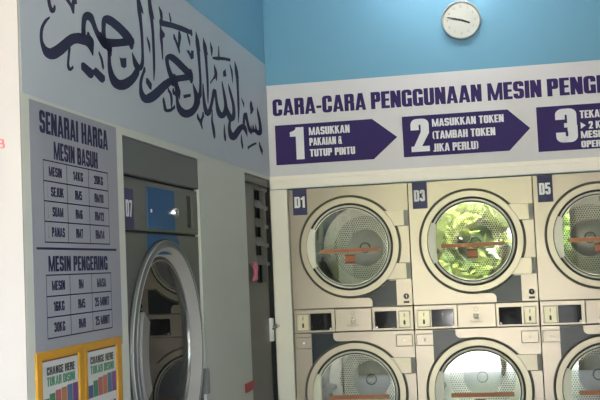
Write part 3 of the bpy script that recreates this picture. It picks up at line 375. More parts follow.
struct(MB().bevbox(.0, XR, -.016, -.0005, 2.036, 2.096, .004).build('trim_1', M['cream']))
struct(MB().box(.0, XR, -.006, -.0005, 2.0955, 2.1225).build('trim_4', M['cream']))
struct(MB().bevbox(-.004, .113, -.004, .03, 0, 2.033, .003).build('trim_2', M['cream']))
struct(MB().bevbox(2.494, XR, -.004, .03, 0, 2.033, .003).build('trim_3', M['cream']))

# ------------------------------------------------------------------ service door with louvres in the left wall (local x = world y, front faces the room)
d = thing('door_1', 'narrow grey service door with louvres in its upper half, in the far end of the left wall', 'door', (0, -.345, 0), PI / 2)
del d['label']; del d['category']; struct(d)
f = MB().box(-.345, .336, .012, .09, 2.050, 2.100).box(-.345, -.300, .012, .09, 0, 2.05)
f.build('door_frame', M['framegrey'], d)
MB().box(.318, .341, .006, .09, 0, 2.05).build('door_gap_shade', M['dark'], d)  # black strip put in for the unlit gap at the jamb
l = MB().box(-.298, .312, .030, .065, 0.01, 1.425).box(-.298, -.005, .030, .065, 1.425, 2.045).box(.287, .312, .030, .065, 1.425, 2.045).box(-.005, .287, .030, .065, 2.028, 2.045)
l.build('door_leaf', M['doorgrey'], d)
MB().box(-.005, .287, .085, .089, 1.425, 2.03).build('louvre_shade_sheet', M['dim'], d)  # dark sheet painted for the unlit space behind the blades
for k in range(5):
    z = 1.545 + .121 * k
    b = MB(); b.add([(-.003, .022, z - .004), (.285, .022, z - .004), (.285, .026, z - .004), (-.003, .026, z - .004), (-.003, .066, z + .058), (.285, .066, z + .058), (.285, .070, z + .058), (-.003, .070, z + .058)],
          [(0, 1, 2, 3), (4, 7, 6, 5), (0, 4, 5, 1), (2, 6, 7, 3), (0, 3, 7, 4), (1, 5, 6, 2)])
    b.build('louvre_blade', M['louvre'], d)
    MB().box(.255, .287, .012, .030, z - .012, z + .012).build('blade_clip', M['hinge'], d)
h = MB().bevbox(.270, .302, .004, .029, 1.040, 1.190, .004).build('handle_plate', M['plate_white'], d); h['label'] = 'bright metal handle plate'
MB().tube([(.286, .010, 1.140), (.286, -.024, 1.140), (.262, -.034, 1.139), (.13, -.030, 1.130)], [.010, .010, .009, .007]).build('lever_handle', M['steel'], h)
# pink cloth on the door, red latch tag on the wall edge
def cloth():
    mb = MB(); nx, nz = 10, 12; vs = []
    for i in range(nx + 1):
        for j in range(nz + 1):
            u, v = i / nx, j / nz
            wd = .075 - .028 * v + .012 * math.sin(v * 7)
            vs.append(((u - .5) * 2 * wd + .012 * math.sin(v * 5), -.016 - .014 * math.sin(u * 9 + v * 3) * (.4 + .6 * v) - .010 * v, -.105 * v - .006 * math.sin(u * 7)))
    fs = [(i * (nz + 1) + j, (i + 1) * (nz + 1) + j, (i + 1) * (nz + 1) + j + 1, i * (nz + 1) + j + 1) for i in range(nx) for j in range(nz)]
    mb.add(vs, fs, 0, True); return mb
c = cloth().build('cloth', M['pink'], fix=False); c.location = (-.024, -.52, 1.552); c.rotation_euler = (0, 0, PI / 2)
so = c.modifiers.new('thickness', 'SOLIDIFY'); so.thickness = .004
tag(c, 'small crumpled pink cloth hanging on the grey louvred door', 'cloth')
t_ = MB().bevbox(-.09, .09, -.014, 0, -.026, .026, .004).build('wall_tag', M['red']); t_.location = (.0005, -.79, .835); t_.rotation_euler = (0, 0, PI / 2)
tag(t_, 'small red plastic tag low on the wall edge beside the louvred door', 'tag')

# ------------------------------------------------------------------ calligraphy banner (left wall)
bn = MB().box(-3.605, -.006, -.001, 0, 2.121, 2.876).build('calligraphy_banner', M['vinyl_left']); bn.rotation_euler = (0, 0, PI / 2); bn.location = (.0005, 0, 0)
tag(bn, 'long pale banner with dark flowing Arabic calligraphy high on the left wall', 'banner')
cg = MB()
for s_ in STRIPS:
    n = len(s_); vs = []
    for a, b, c_, e in s_: vs += [(a / 1000, -.0016, b / 1000), (c_ / 1000, -.0016, e / 1000)]
    cg.add(vs, [(2 * i, 2 * i + 1, 2 * i + 3, 2 * i + 2) for i in range(n - 1)])
    for k in (0, n - 1):                                    # rounded pen ends
        a, b, c_, e = s_[k]; mx_, mz_ = (a + c_) / 2000, (b + e) / 2000; rx, rz = abs(a - c_) / 2000, abs(b - e) / 2000; r = math.hypot(rx, rz)
        if r > .004: cg.prism([(mx_ + r * .9 * math.cos(2 * PI * q / 10), mz_ + r * .9 * math.sin(2 * PI * q / 10)) for q in range(10)], -.0016, -.0016, flat=True)
for q in POLYS: cg.prism([(a / 1000, b / 1000) for a, b in q], -.0016, -.0016, flat=True)
cg.build('calligraphy', M['navy'], bn)

# ------------------------------------------------------------------ price poster (left wall)
PY = -3.17
pp = MB().box(-.386, .388, -.001, 0, 1.245, 2.108).build('price_poster', M['paper']); pp.location = (.0005, PY, 0); pp.rotation_euler = (0, 0, PI / 2)
tag(pp, 'pale grey price list poster headed SENARAI HARGA on the left wall under the calligraphy', 'poster')
yy = -.0014
word(MB(), 'SENARAI HARGA', -3.484 - PY, -2.876 - PY, 2.006, 2.083, yy).build('heading_lettering', M['navy'], pp, fix=False)
word(MB(), 'MESIN BASUH', -3.376 - PY, -2.985 - PY, 1.924, 1.986, yy).build('heading_lettering', M['navy'], pp, fix=False)
word(MB(), 'MESIN PENGERING', -3.443 - PY, -2.918 - PY, 1.539, 1.592, yy).build('heading_lettering', M['navy'], pp, fix=False)
cx_ = [-3.463 - PY, -3.273 - PY, -3.078 - PY, -2.888 - PY]
def table(rows, cells):
    g = MB()
    for z in rows: strip_rect(g, cx_[0] - .002, cx_[3] + .002, z - .0022, z + .0022, yy)
    for x in cx_: strip_rect(g, x - .0018, x + .0018, rows[-1], rows[0], yy)
    g.build('table_lines', M['navy'], pp)
    for r, row in enumerate(cells):
        zc = (rows[r] + rows[r + 1]) / 2
        for c, s in enumerate(row):
            xc = (cx_[c] + cx_[c + 1]) / 2 + (.012 if c == 0 and r and len(cells) == 4 else 0); wd = {3: .062, 4: .088, 5: .105, 2: .042, 8: .142}[len(s)]
            word(MB(), s, xc - wd / 2, xc + wd / 2, zc - .0165, zc + .0165, yy).build('cell_lettering', M['navy'], pp, fix=False)
table([1.915, 1.845, 1.777, 1.708, 1.638], [['MESIN', '14KG', '20KG'], ['SEJUK', 'RM5', 'RM10'], ['SUAM', 'RM6', 'RM12'], ['PANAS', 'RM7', 'RM14']])
table([1.527, 1.456, 1.386, 1.316], [['MESIN', 'RM', 'MASA'], ['16KG', 'RM5', '25 MINIT'], ['30KG', 'RM8', '25 MINIT']])
strip_rect(MB(), -3.530 - PY, -2.820 - PY, 1.6125, 1.6205, yy).build('divider_line', M['navy'], pp)
for z in (1.811, 1.7425, 1.673):
    ic = MB(); strip_rect(ic, -3.436 - PY, -3.430 - PY, z - .018, z + .018, yy); ic.disc(-3.433 - PY, z - .018, .006, yy - .0001, yy, 12)
    ic.build('thermometer_icon', M['grey_print'], pp)

# ------------------------------------------------------------------ two yellow framed notices
def notice(yc, xl, xr, il, ir, label, tx, t2, bars):
    t = thing('notice_frame', label, 'notice', (.0016, yc, 1.262), PI / 2, 'yellow framed notices on the left wall')
    z1, z0 = .016, -.52
    f = MB()
    f.bevbox(xl, xr, -.007, 0, .246 - .262 + .002, z1, .003).bevbox(xl, xr, -.007, 0, z0, z0 + .035, .003)
    f.bevbox(xl, il, -.007, 0, z0 + .03, z1 - .02, .003).bevbox(ir, xr, -.007, 0, z0 + .03, z1 - .02, .003)
    f.build('frame', M['yellow'], t)
    MB().box(il - .006, ir + .006, -.002, -.0005, z0 + .02, -.010).build('inner_edge', M['rust'], t)
    s = MB().box(il + .004, ir - .004, -.003, -.002, z0 + .045, -.020).build('sheet', M['sheet'], t)
    y = -.0034
    word(MB(), 'CHANGE HERE', tx[0], tx[1], 1.1965 - 1.262, 1.2235 - 1.262, y).build('black_lettering', M['black'], s, fix=False)
    word(MB(), 'TUKAR DISINI', tx[0], tx[1], 1.160 - 1.262, 1.190 - 1.262, y).build('green_lettering', M['green'], s, fix=False)
    n = len(bars); wd = (ir - il - .012) / n
    for i, (b, top) in enumerate(bars):
        x0 = il + .006 + i * wd
        strip_rect(MB(), x0, x0 + wd * .94, 1.076 - 1.262, top - 1.262, y).build('colour_bar', M[b], s)
        strip_rect(MB(), x0 + wd * .15, x0 + wd * .8, .985 - 1.262, 1.045 - 1.262, y).build('colour_block', M[b], s)
    return t
BARS = [('bar_navy', 1.122), ('bar_green', 1.135), ('bar_rose', 1.142), ('bar_orange', 1.145), ('bar_teal', 1.149), ('bar_purple', 1.150)]
notice(-3.371, -.193, .191, -.151, .143, 'yellow framed notice reading CHANGE HERE, the one nearer the bright white wall end', (-.115, .110), None, BARS)
notice(-2.995, -.183, .183, -.155, .130, 'yellow framed notice reading CHANGE HERE, the one nearer the single grey dryer', (-.126, .100), None, BARS)
# red letter on the end wall
rb = MB()
for i, p in enumerate([R(0, 0, .14, 1)] + bowl(0, .45, .60, 1, None, None, s=.14, b=.12) + bowl(0, 0, .64, .56, None, None, s=.14, b=.12)):
    rb.prism([(-.086 + x * .048, 1.941 + z * .030) for x, z in p], -3.6214 - (i % 14) * 3e-5, -3.6202)
rb = rb.build('red_letter', M['redtext'], wall_end, fix=False)
rb['label'] = 'red printed letter B'

# ------------------------------------------------------------------ instruction banner (back wall)
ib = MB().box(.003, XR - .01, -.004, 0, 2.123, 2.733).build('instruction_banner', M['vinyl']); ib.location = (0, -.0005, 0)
tag(ib, 'long white banner with purple numbered arrows of dryer instructions above the stacked dryers', 'banner')
ty = -.0052
for s, a, b in (('CARA-CARA', .040, .667), ('PENGGUNAAN', .700, 1.415), ('MESIN', 1.453, 1.790), ('PENGERING', 1.825, 2.47)): word(MB(), s, a, b, 2.525, 2.637, ty).build('heading_lettering', M['purple'], ib, fix=False)
def arrow(x0, xs, xt, num, nx0, nx1, lines, zb=2.196):
    a = MB().prism([(x0, zb), (xs, zb), (xt, 2.332), (xs, 2.461), (x0, 2.461)], ty, ty, flat=True).build('arrow', M['purple'], ib)
    yl = ty - .001
    n = MB(); word(n, num, nx0, nx1, 2.226, 2.440, yl).build('numeral', M['print_white'], a, fix=False)
    for s, l0, l1, b0, b1 in lines: word(MB(), s, l0, l1, b0, b1, yl).build('lettering', M['print_white'], a, fix=False)
arrow(.050, .702, .861, '1', .150, .243, [('MASUKKAN', .279, .551, 2.382, 2.434), ('PAKAIAN &', .279, .499, 2.312, 2.363), ('TUTUP PINTU', .279, .581, 2.239, 2.288)])
arrow(.898, 1.571, 1.707, '2', .950, 1.068, [('MASUKKAN TOKEN', 1.090, 1.545, 2.383, 2.433), ('(TAMBAH TOKEN', 1.090, 1.488, 2.302, 2.353), ('JIKA PERLU)', 1.090, 1.377, 2.220, 2.272)])
arrow(1.750, 2.480, 2.66, '3', 1.864, 1.997, [('TEKAN', 2.015, 2.168, 2.372, 2.421), ('> 2 KA', 2.017, 2.170, 2.303, 2.350), ('MESIN', 2.015, 2.166, 2.246, 2.291), ('OPERA', 2.014, 2.168, 2.187, 2.229)], 2.176)

# ------------------------------------------------------------------ wall clock
ck = thing('wall_clock', 'round ivory-faced wall clock on the blue back wall, hands near 3:47', 'clock', (1.311, -.0005, 2.936))
r_ = MB().lathe([(.126, 0), (.127, -.026), (.123, -.034), (.1145, -.034), (.112, -.022)], 0, .124, 64); r_.build('rim', M['clockrim'], ck)
dl = MB().disc(0, .124, .1145, -.0235, -.002).build('dial', M['dial'], ck)
nm = MB()
for k in range(12):
    a = math.radians(90 - 30 * (k + 1)); s = str(k + 1); px, pz = .088 * math.cos(a), .124 + .088 * math.sin(a); wd = .010 if len(s) == 1 else .018
    word(nm, s, px - wd / 2, px + wd / 2, pz - .008, pz + .008, -.0245)
nm.build('numerals', M['numeral'], dl)
def hand(name, ang, L, w0, w1, y, tail):
    a = math.radians(90 - ang); u = (math.cos(a), math.sin(a)); n = (-u[1], u[0])
    P = [(-tail, w0), (L * .9, w1), (L, w1 * .4)]
    pts = [(u[0] * t + n[0] * w_, .124 + u[1] * t + n[1] * w_) for t, w_ in P] + [(u[0] * t - n[0] * w_, .124 + u[1] * t - n[1] * w_) for t, w_ in P[::-1]]
    MB().prism(pts, y - .0015, y).build(name, M['black'], ck)
hand('hour_hand', 113.5, .062, .0062, .0058, -.026, .010); hand('minute_hand', 284, .092, .0040, .0030, -.029, .012)
MB().disc(0, .124, .005, -.032, -.024, 20).build('hub_cap', M['grey_print'], ck)

# ------------------------------------------------------------------ stacked dryers along the back wall
PW = .3915
def front_panel(cz, top, bot):
    pts = [(.3915, cz + .222),  (PW, top), (-PW, top), (-PW, bot), (PW, bot), (PW, cz - .224), (.2515, cz - .225)]
    pts += arc(0, cz, .3385, -41.7, -319.0, 96)
    return pts
def door_surround(cz):
    p = arc(0, cz, .3245, 43.2, 316.8, 96) + [(.363, cz - .222), (.363, cz - .121), (.3025, cz - .121)]
    p += arc(0, cz, .3258, -21.8, 21.6, 20) + [(.363, cz + .120), (.363, cz + .2205)]
    return p
def add_hole(outer, cz, r, n=96):                              # keyhole cut, so that the surround is one ring-shaped polygon
    k = outer[0]; h = arc(0, cz, r, 43.2, 43.2 - 360, n); return outer + [k] + h
def build_door(cz, parent, strip_x=(-.197, .203), strip_dz=(-.012, -.037), sq=(-.034, .033, -.049, -.110), slope=0.0, dark_text=False):
    root = MB()
    o = door_surround(cz)
    # ring part
    root.ring(0, cz, .2855, .3215, -.0075, .012, 96)
    for zz in ((.122, .2205), (-.222, -.121)):
        xi0 = math.sqrt(.3235 ** 2 - zz[0] ** 2); xi1 = math.sqrt(.3235 ** 2 - zz[1] ** 2)
        a0, a1 = math.degrees(math.atan2(zz[0], xi0)), math.degrees(math.atan2(zz[1], xi1))
        root.prism([(.363, cz + zz[0]), (.363, cz + zz[1])] + arc(0, cz, .3235, a1, a0, 14), -.0072, .012)
    dr = root.build('door', M['panel_light'], parent)
    MB().ring(0, cz, .2505, .2855, .004, .013, 96).build('gasket', M['gap'], dr)
    MB().lathe([(.2710, .006), (.2710, -.006), (.268, -.0095), (.2625, -.0095), (.2590, -.004), (.2580, .008), (.2580, .011)], 0, cz, 96).build('door_rim', M['rim'], dr)
    MB().ring(0, cz, .2475, .2515, -.0015, .010, 96).build('inner_rim', M['rim'], dr)
    g = MB().disc(0, cz, .2500, .008, .013, 96).build('door_glass', M['glass'], dr)
    hp = arc(0, cz, .2800, 152.5, 208.5, 20) + [(-.2230, cz - .1200), (-.2270, cz - .08), (-.2265, cz - .04), (-.2260, cz), (-.2265, cz + .04), (-.2250, cz + .08), (-.2210, cz + .1160)]
    h = MB().prism([(.0 + x, z) for x, z in hp], -.026, .004); h.build('door_handle', M['handle'], dr)
    x0, x1 = strip_x; z1, z0 = strip_dz
    st = MB().prism([(x0, cz + z0 - slope), (x1, cz + z0 + slope), (x1, cz + z1 + slope), (x0, cz + z1 - slope)], .0062, .0070).build('sticker_strip', M['orange'], dr)
    MB().prism([(x0 + .035, cz + z0 + .005 - slope), (x1 - .10, cz + z0 + .005 + slope * .5), (x1 - .10, cz + z1 - .005 + slope * .5), (x0 + .035, cz + z1 - .005 - slope)], .0056, .0062).build('strip_print', M['brown'] if dark_text else M['red_orange'], dr)
    s2 = MB().box(sq[0], sq[1], .0062, .0070, cz + sq[3], cz + sq[2]).build('sticker_square', M['red_orange'], dr)
    MB().box(sq[0], sq[1], .0056, .0062, cz + sq[2] - .012, cz + sq[2] - .003).build('square_print', M['brown'], dr); MB().box(sq[0], sq[1], .0056, .0062, cz + sq[3] + .002, cz + sq[3] + .012).build('square_print', M['brown'], dr)
    return dr
def build_drum(cz, parent):
    d_ = MB().lathe([(.2500, .0170), (.2550, .050), (.3150, .120), (.3150, .800), (.0, .800)], 0, cz, 80)
    for a in (70, 190, 310):                                  # lifters
        c_, s_ = math.cos(math.radians(a)), math.sin(math.radians(a)); e_ = (-s_, c_)
        v = [(c_ * r + e_[0] * q, y, cz + s_ * r + e_[1] * q) for y in (.13, .795) for r, q in ((.314, -.035), (.262, -.012), (.262, .012), (.314, .035))]
        d_.add(v, [(0, 1, 2, 3), (4, 7, 6, 5), (0, 4, 5, 1), (1, 5, 6, 2), (2, 6, 7, 3)])
    d_.build('drum', M['drum'], parent)
    pl = MB().disc(0, 0, .312, -.004, .0, 80).build('drum_back_plate', M['plate'], parent, (0, .799, cz))
    MB().lathe([(.133, -.004), (.128, -.014), (.05, -.024), (.0, -.024)], 0, 0, 64).build('drum_disc', M['disc'], pl)
    MB().lathe([(.040, -.024), (.040, -.040), (.031, -.040), (.031, -.030)], 0, 0, 48).build('hub_ring', M['hinge'], pl)
    MB().lathe([(.031, -.030), (.029, -.046), (.0, -.048)], 0, 0, 40).build('hub', M['disc'], pl)
def stacked_dryer(x, label, text, first=None):
    """one column: two dryers, one above the other, built round its base centre on the front line"""
    t = thing('stacked_dryer', label, 'dryer', (x, .0, 0), 0, 'stacked dryers along the back wall')
    if first is None:
        cab = MB()
        cab.box(-PW, -PW + .006, .015, 1.0, .10, 2.026).box(PW - .006, PW, .015, 1.0, .10, 2.026).box(-PW, PW, .015, 1.0, 2.020, 2.027).box(-PW, PW, .99, 1.0, .10, 2.026)
        cab.box(-PW + .01, PW - .01, .03, .99, 0, .10).box(-PW, PW, .015, .99, .10, .11)
        cab.build('cabinet', M['hinge'], t)
        for cz, top, bot, up in ((1.634, 2.028, 1.2405, True), (.686, 1.0775, .292, False)):
            MB().prism(front_panel(cz, top, bot), 0, .012).build('front_panel', M['panel'], t)
            # dark backing behind grooves and hinge pockets
            MB().ring(0, cz, .285, .3395, .0125, .0145, 72).build('groove', M['groove'], t)
            for q0, q1 in ((.119, .2225), (-.2245, -.119)): MB().box(.362, PW, .0075, .0145, cz + q0, cz + q1).build('hinge', M['hinge'], t)
            ins = [(PW, cz - .1185), (PW, cz + .1175)] + arc(0, cz, .3395, 20.2, -20.4, 16)
            MB().prism(ins, -.003, .012).build('hinge_cover', M['panel'], t)
            build_door(cz, t, strip_x=(-.197, .203) if up else (-.182, .212), strip_dz=(-.012, -.037) if up else (-.013, -.041), sq=(-.036, .032, -.049, -.110) if up else (-.035, .031, -.052, -.108), slope=0.0)
            build_drum(cz, t)
            if up:
                P = [(.293, cz - .229), (.293, 1.2415), (.134, 1.2415), (.134, 1.268)] + [(.105 + .029 * math.cos(math.radians(a)), 1.268 + .029 * math.sin(math.radians(a))) for a in (15, 30, 45, 60, 75)] + [(.105, 1.2975), (.0, 1.2995)]
                P += [p for p in arc(0, cz, .3370, -88, -43.2, 28)]
            else:
                P = [(-.279, 1.0765), (-.279, cz + .1845)] + [p for p in arc(0, cz, .3370, 146.2, 91, 30)] + [(-.08, 1.0215), (-.110, 1.0225)]
                P += [(-.105 - .030 * math.cos(math.radians(a)), 1.0525 - .030 * math.sin(math.radians(a))) for a in (75, 60, 45, 30, 15)] + [(-.135, 1.0525), (-.135, 1.0765)]
            a_ = MB().prism(P, -.0025, .004).build('accent_panel', M['accent'], t); a_['label'] = 'dark slate accent panel'
            if up:
                i_ = MB().ring(.3535, 1.2985, .0125, .0185, -.0015, .0, 28); i_.disc(.3535, 1.2985, .0122, -.0012, .0, 24)
                i_.box(.335, .372, -.0015, 0, 1.254, 1.268); i_.build('warning_symbol', M['black'], t)
                word(MB(), '1', .350, .357, 1.2905, 1.3065, -.0022).build('symbol_numeral', M['print_white'], t)
            else:
                for b0, b1 in ((-.383, -.277), (.276, .380)):
                    MB().box(b0 - .003, b1 + .003, -.0012, .002, .977, 1.056).build('button_edge', M['grey_print'], t)
                    bt = MB().bevbox(b0, b1, -.007, .002, .980, 1.053, .003).build('service_button', M['panel'], t)
                    MB().disc((b0 + b1) / 2, 1.017, .0075, -.0085, -.006, 18).build('button_lock', M['dotw'], bt)
        MB().bevbox(-PW, PW, .0, .012, .110, .287, .003).build('kick_panel', M['panel'], t)
        cp = MB().bevbox(-PW, PW, .001, .014, 1.0830, 1.2350, .003).build('control_panel', M['panel'], t)
        MB().box(-PW, PW, .008, .0145, 1.077, 1.242).build('panel_gap', M['groove'], t)
        MB().box(-.120, .128, -.0005, .004, 1.0835, 1.2345).build('centre_edge', M['groove'], cp)
        cc = MB().bevbox(-.116, .124, -.012, .003, 1.0855, 1.2325, .003).build('centre_cover', M['panel'], cp)
        lg = MB().ring(.001, 1.2010, .0105, .0135, -.0128, -.0118, 24)
        lg.build('round_mark', M['grey_print'], cp)
        sq_ = MB()                                            # square mark: four petals cut out of a dark tile
        for sx in (-1, 1):
            for sz in (-1, 1):
                cxm, czm = .001 + sx * .0095, 1.155 + sz * .0095
                sq_.prism([(cxm - .0085, czm - .0085), (cxm + .0085, czm - .0085), (cxm + .0085, czm + .0085), (cxm - .0085, czm + .0085)] if sx == sz else
                          [(cxm - .0085, czm - .0085), (cxm + .0085, czm - .0085), (cxm + .0085, czm + .0085), (cxm - .0085, czm + .0085)], -.0128, -.0118)
        sq_.build('square_mark', M['grey_print'], cp)
        sw = MB()
        for sx in (-1, 1):
            for sz in (-1, 1):
                sw.prism([(.001 + sx * .002, 1.155 + sz * .002), (.001 + sx * .013, 1.155 + sz * .004), (.001 + sx * .0155, 1.155 + sz * .0155), (.001 + sx * .004, 1.155 + sz * .013)], -.0134, -.0128)
        sw.build('mark_petals', M['handle'], cp)
        cu = bpy.data.curves.new('brand_lettering', 'FONT'); cu.body = 'Electrolux'; cu.size = .0195; cu.align_x = 'CENTER'; cu.offset = .0004
        to = bpy.data.objects.new('brand_tmp', cu); COL.objects.link(to); bpy.context.view_layer.update()
        me = bpy.data.meshes.new_from_object(to.evaluated_get(bpy.context.evaluated_depsgraph_get())); bpy.data.objects.remove(to)
        me.materials.clear(); me.materials.append(M['grey_print'])
        bo = bpy.data.objects.new('brand_lettering', me); COL.objects.link(bo); bo.parent = cp; bo.location = (.001, -.0127, 1.1175); bo.rotation_euler = (PI / 2, 0, 0)
        for s, c0, c1, d0, d1 in ((-1, -.369, -.291, -.282, -.141), (1, .300, .370, .142, .285)):
            MB().box(c0 - .003, c1 + .003, -.0015, .004, 1.096, 1.207).build('coin_edge', M['grey_print'], t)
            co = MB().bevbox(c0, c1, -.006, .003, 1.099, 1.204, .003).build('coin_plate', M['coin'], t)
            xm = (c0 + c1) / 2
            MB().box(xm - .007, xm + .006, -.0072, -.005, 1.117, 1.142).box(xm - .004, xm + .003, -.0072, -.005, 1.142, 1.148).build('coin_slot', M['black'], co)
            MB().prism([(xm - .004, 1.170), (xm + .001, 1.162), (xm + .005, 1.188), (xm + .001, 1.192), (xm - .003, 1.184)], -.0070, -.005).build('coin_arrow', M['grey_print'], co)
            di = MB().bevbox(d0, d1, -.005, .003, 1.097, 1.207, .002).build('display', M['display'], t); di['label'] = 'glossy black display'
            xb = d1 - .008 if s < 0 else d0 + .012
            MB().disc(xb, 1.1055, .0065, -.007, -.004, 18).build('display_button', M['dotw'], di)
    else:
        for ch in list(first.children):
            if ch.name.startswith('number_sticker'): continue
            c = ch.copy(); COL.objects.link(c); c.parent = t
            for g in ch.children:
                e = g.copy(); COL.objects.link(e); e.parent = c
    lb = MB().box(-.365, -.270, -.0022, -.0008, 1.857, 2.0285).build('number_sticker', M['label'], t); lb['label'] = 'navy number sticker reading ' + text
    word(MB(), text, -.354, -.284, 1.905, 1.979, -.0029).build('sticker_lettering', M['print_white'], lb, fix=False)
    return t
P0 = .119
D = stacked_dryer(P0 + .395, 'pair of silver stacked dryers with number sticker D1, next to the white corner panel', 'D1')
stacked_dryer(P0 + .395 + .79, 'pair of silver stacked dryers with number sticker D3, under the wall clock', 'D3', D)
stacked_dryer(P0 + .395 + 1.58, 'pair of silver stacked dryers with number sticker D5, at the right edge of the photo', 'D5', D)

# ------------------------------------------------------------------ big single dryer set into the left wall
W0 = -2.180
bd = thing('built_in_dryer', 'large grey single dryer with sticker D7, built into the left wall', 'dryer', (0, W0, 0), PI / 2)
cz, cx = 1.172, -.015
cab = MB().box(-.520, -.510, .03, .95, .02, 2.08).box(.510, .520, .03, .95, .02, 2.08).box(-.52, .52, .03, .95, 2.07, 2.083).box(-.52, .52, .94, .95, .02, 2.08).box(-.52, .52, .03, .95, .0, .03)
cab.build('cabinet', M['washer_hdr'], bd)
MB().bevbox(-.527, .524, .000, .03, 1.932, 2.084, .004).build('header_panel', M['washer_hdr'], bd)
cp = MB().bevbox(-.524, .521, .010, .03, 1.702, 1.922, .003).build('control_panel', M['washer'], bd)
MB().box(-.52, .515, .024, .032, 1.69, 1.935).build('panel_gap', M['gap'], bd)
k = [(-.524, 1.1712), (-.524, .25), (.521, .25), (.521, 1.1712)]
lo = MB()
lo.prism([(-.524, cz), (-.524, .25), (.521, .25), (.521, cz)] + arc(cx, cz, .470, 0, -180, 72), .012, .03)
lo.prism([(.521, cz), (.521, 1.690), (-.524, 1.690), (-.524, cz)] + arc(cx, cz, .470, 180, 0, 72), .012, .03)
lo.build('front_panel', M['washer'], bd)
MB().bevbox(-.524, .521, .012, .03, .03, .243, .003).build('kick_panel', M['washer'], bd)
MB().prism([(-.235, 1.690), (-.235, 1.60), (.200, 1.60), (.200, 1.66), (.165, 1.690)], .0095, .0125).build('blue_band', M['bluep2'], bd)
bp = MB().bevbox(-.232, .143, .006, .012, 1.713, 1.898, .002).build('blue_panel', M['bluep'], cp); bp['label'] = 'blue control panel'
kn = MB().lathe([(.024, .006), (.022, -.020), (.019, -.026), (.0, -.026)], .085, 1.795, 32).build('selector_knob', M['chrome'], cp)
MB().disc(-.192, 1.792, .008, .003, .007, 16).build('white_lamp', M['dotw'], cp)
MB().box(.345, .395, .006, .012, 1.733, 1.888).build('pull_recess_shade', M['gap'], cp); MB().bevbox(.398, .462, -.004, .012, 1.730, 1.890, .004).build('pull_grip', M['washer'], cp)  # dark slab painted for the shade inside the pull recess
lb = MB().box(-.522, -.405, .0075, .0095, 1.705, 1.872).build('number_sticker', M['label'], bd); lb['label'] = 'navy number sticker reading D7'
word(MB(), 'D7', -.500, -.425, 1.755, 1.825, .0065).build('sticker_lettering', M['print_white'], lb, fix=False)
dr = MB().lathe([(.494, .012), (.493, -.002), (.489, -.007), (.478, -.010), (.464, -.014), (.461, -.012)], cx, cz, 112).build('door', M['washer_ring_shaded'], bd)
MB().lathe([(.461, -.012), (.452, .0), (.436, .016), (.420, .034), (.417, .038)], cx, cz, 112).build('door_cone', M['washer_ring_lit'], dr)
for r_l in (.4905, .4650): MB().lathe([(r_l + .001, -.0055 if r_l > .48 else -.0135), (r_l, -.0105 if r_l > .48 else -.0165), (r_l - .001, -.0085 if r_l > .48 else -.0135)], cx, cz, 112).build('edge_highlight', M['washer_ring_highlight'], dr)  # thin lighter rings painted as highlights along the door edge
MB().ring(cx, cz, .4935, .4995, .006, .013, 96).build('door_seam', M['gap'], dr)
MB().ring(cx, cz, .405, .423, .033, .044, 96).build('gasket', M['gap'], dr)
MB().ring(cx, cz, .400, .406, .030, .044, 96).build('inner_rim', M['steel'], dr)
MB().disc(cx, cz, .412, .036, .041, 96).build('door_glass', M['glass_dark'], dr)
h = MB().prism(arc(cx, cz, .425, 154, 206, 24) + arc(cx, cz, .345, 204, 156, 24), -.022, -.004); h.prism(arc(cx, cz, .445, 156, 204, 24) + arc(cx, cz, .420, 204, 156, 24), -.010, .0); h.build('door_handle', M['washer_handle'], dr)
MB().bevbox(.492, .536, -.020, .012, .905, 1.030, .004).build('hinge_block', M['washer_handle'], bd)
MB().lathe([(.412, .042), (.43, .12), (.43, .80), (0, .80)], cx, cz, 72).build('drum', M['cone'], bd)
MB().lathe([(.10, .796), (.09, .77), (0, .765)], cx, cz, 48).build('drum_hub', M['hinge'], bd)

# ------------------------------------------------------------------ ceiling lamps
for y in (-.50,):
    L_ = thing('ceiling_lamp', 'short white tube lamp on the ceiling above the clock', 'lamp', (1.25, y, ZC), PI / 2)
    MB().box(-.04, .04, -.36, .36, -.045, 0).build('housing', M['ceil'], L_)
    MB().tube([(0, -.32, -.068), (0, .32, -.068)], .014, 12).build('tube', M['tube'], L_)
    for e in (-.335, .335): MB().box(-.018, .018, e - .015, e + .015, -.085, -.04).build('end_cap', M['ceil'], L_)

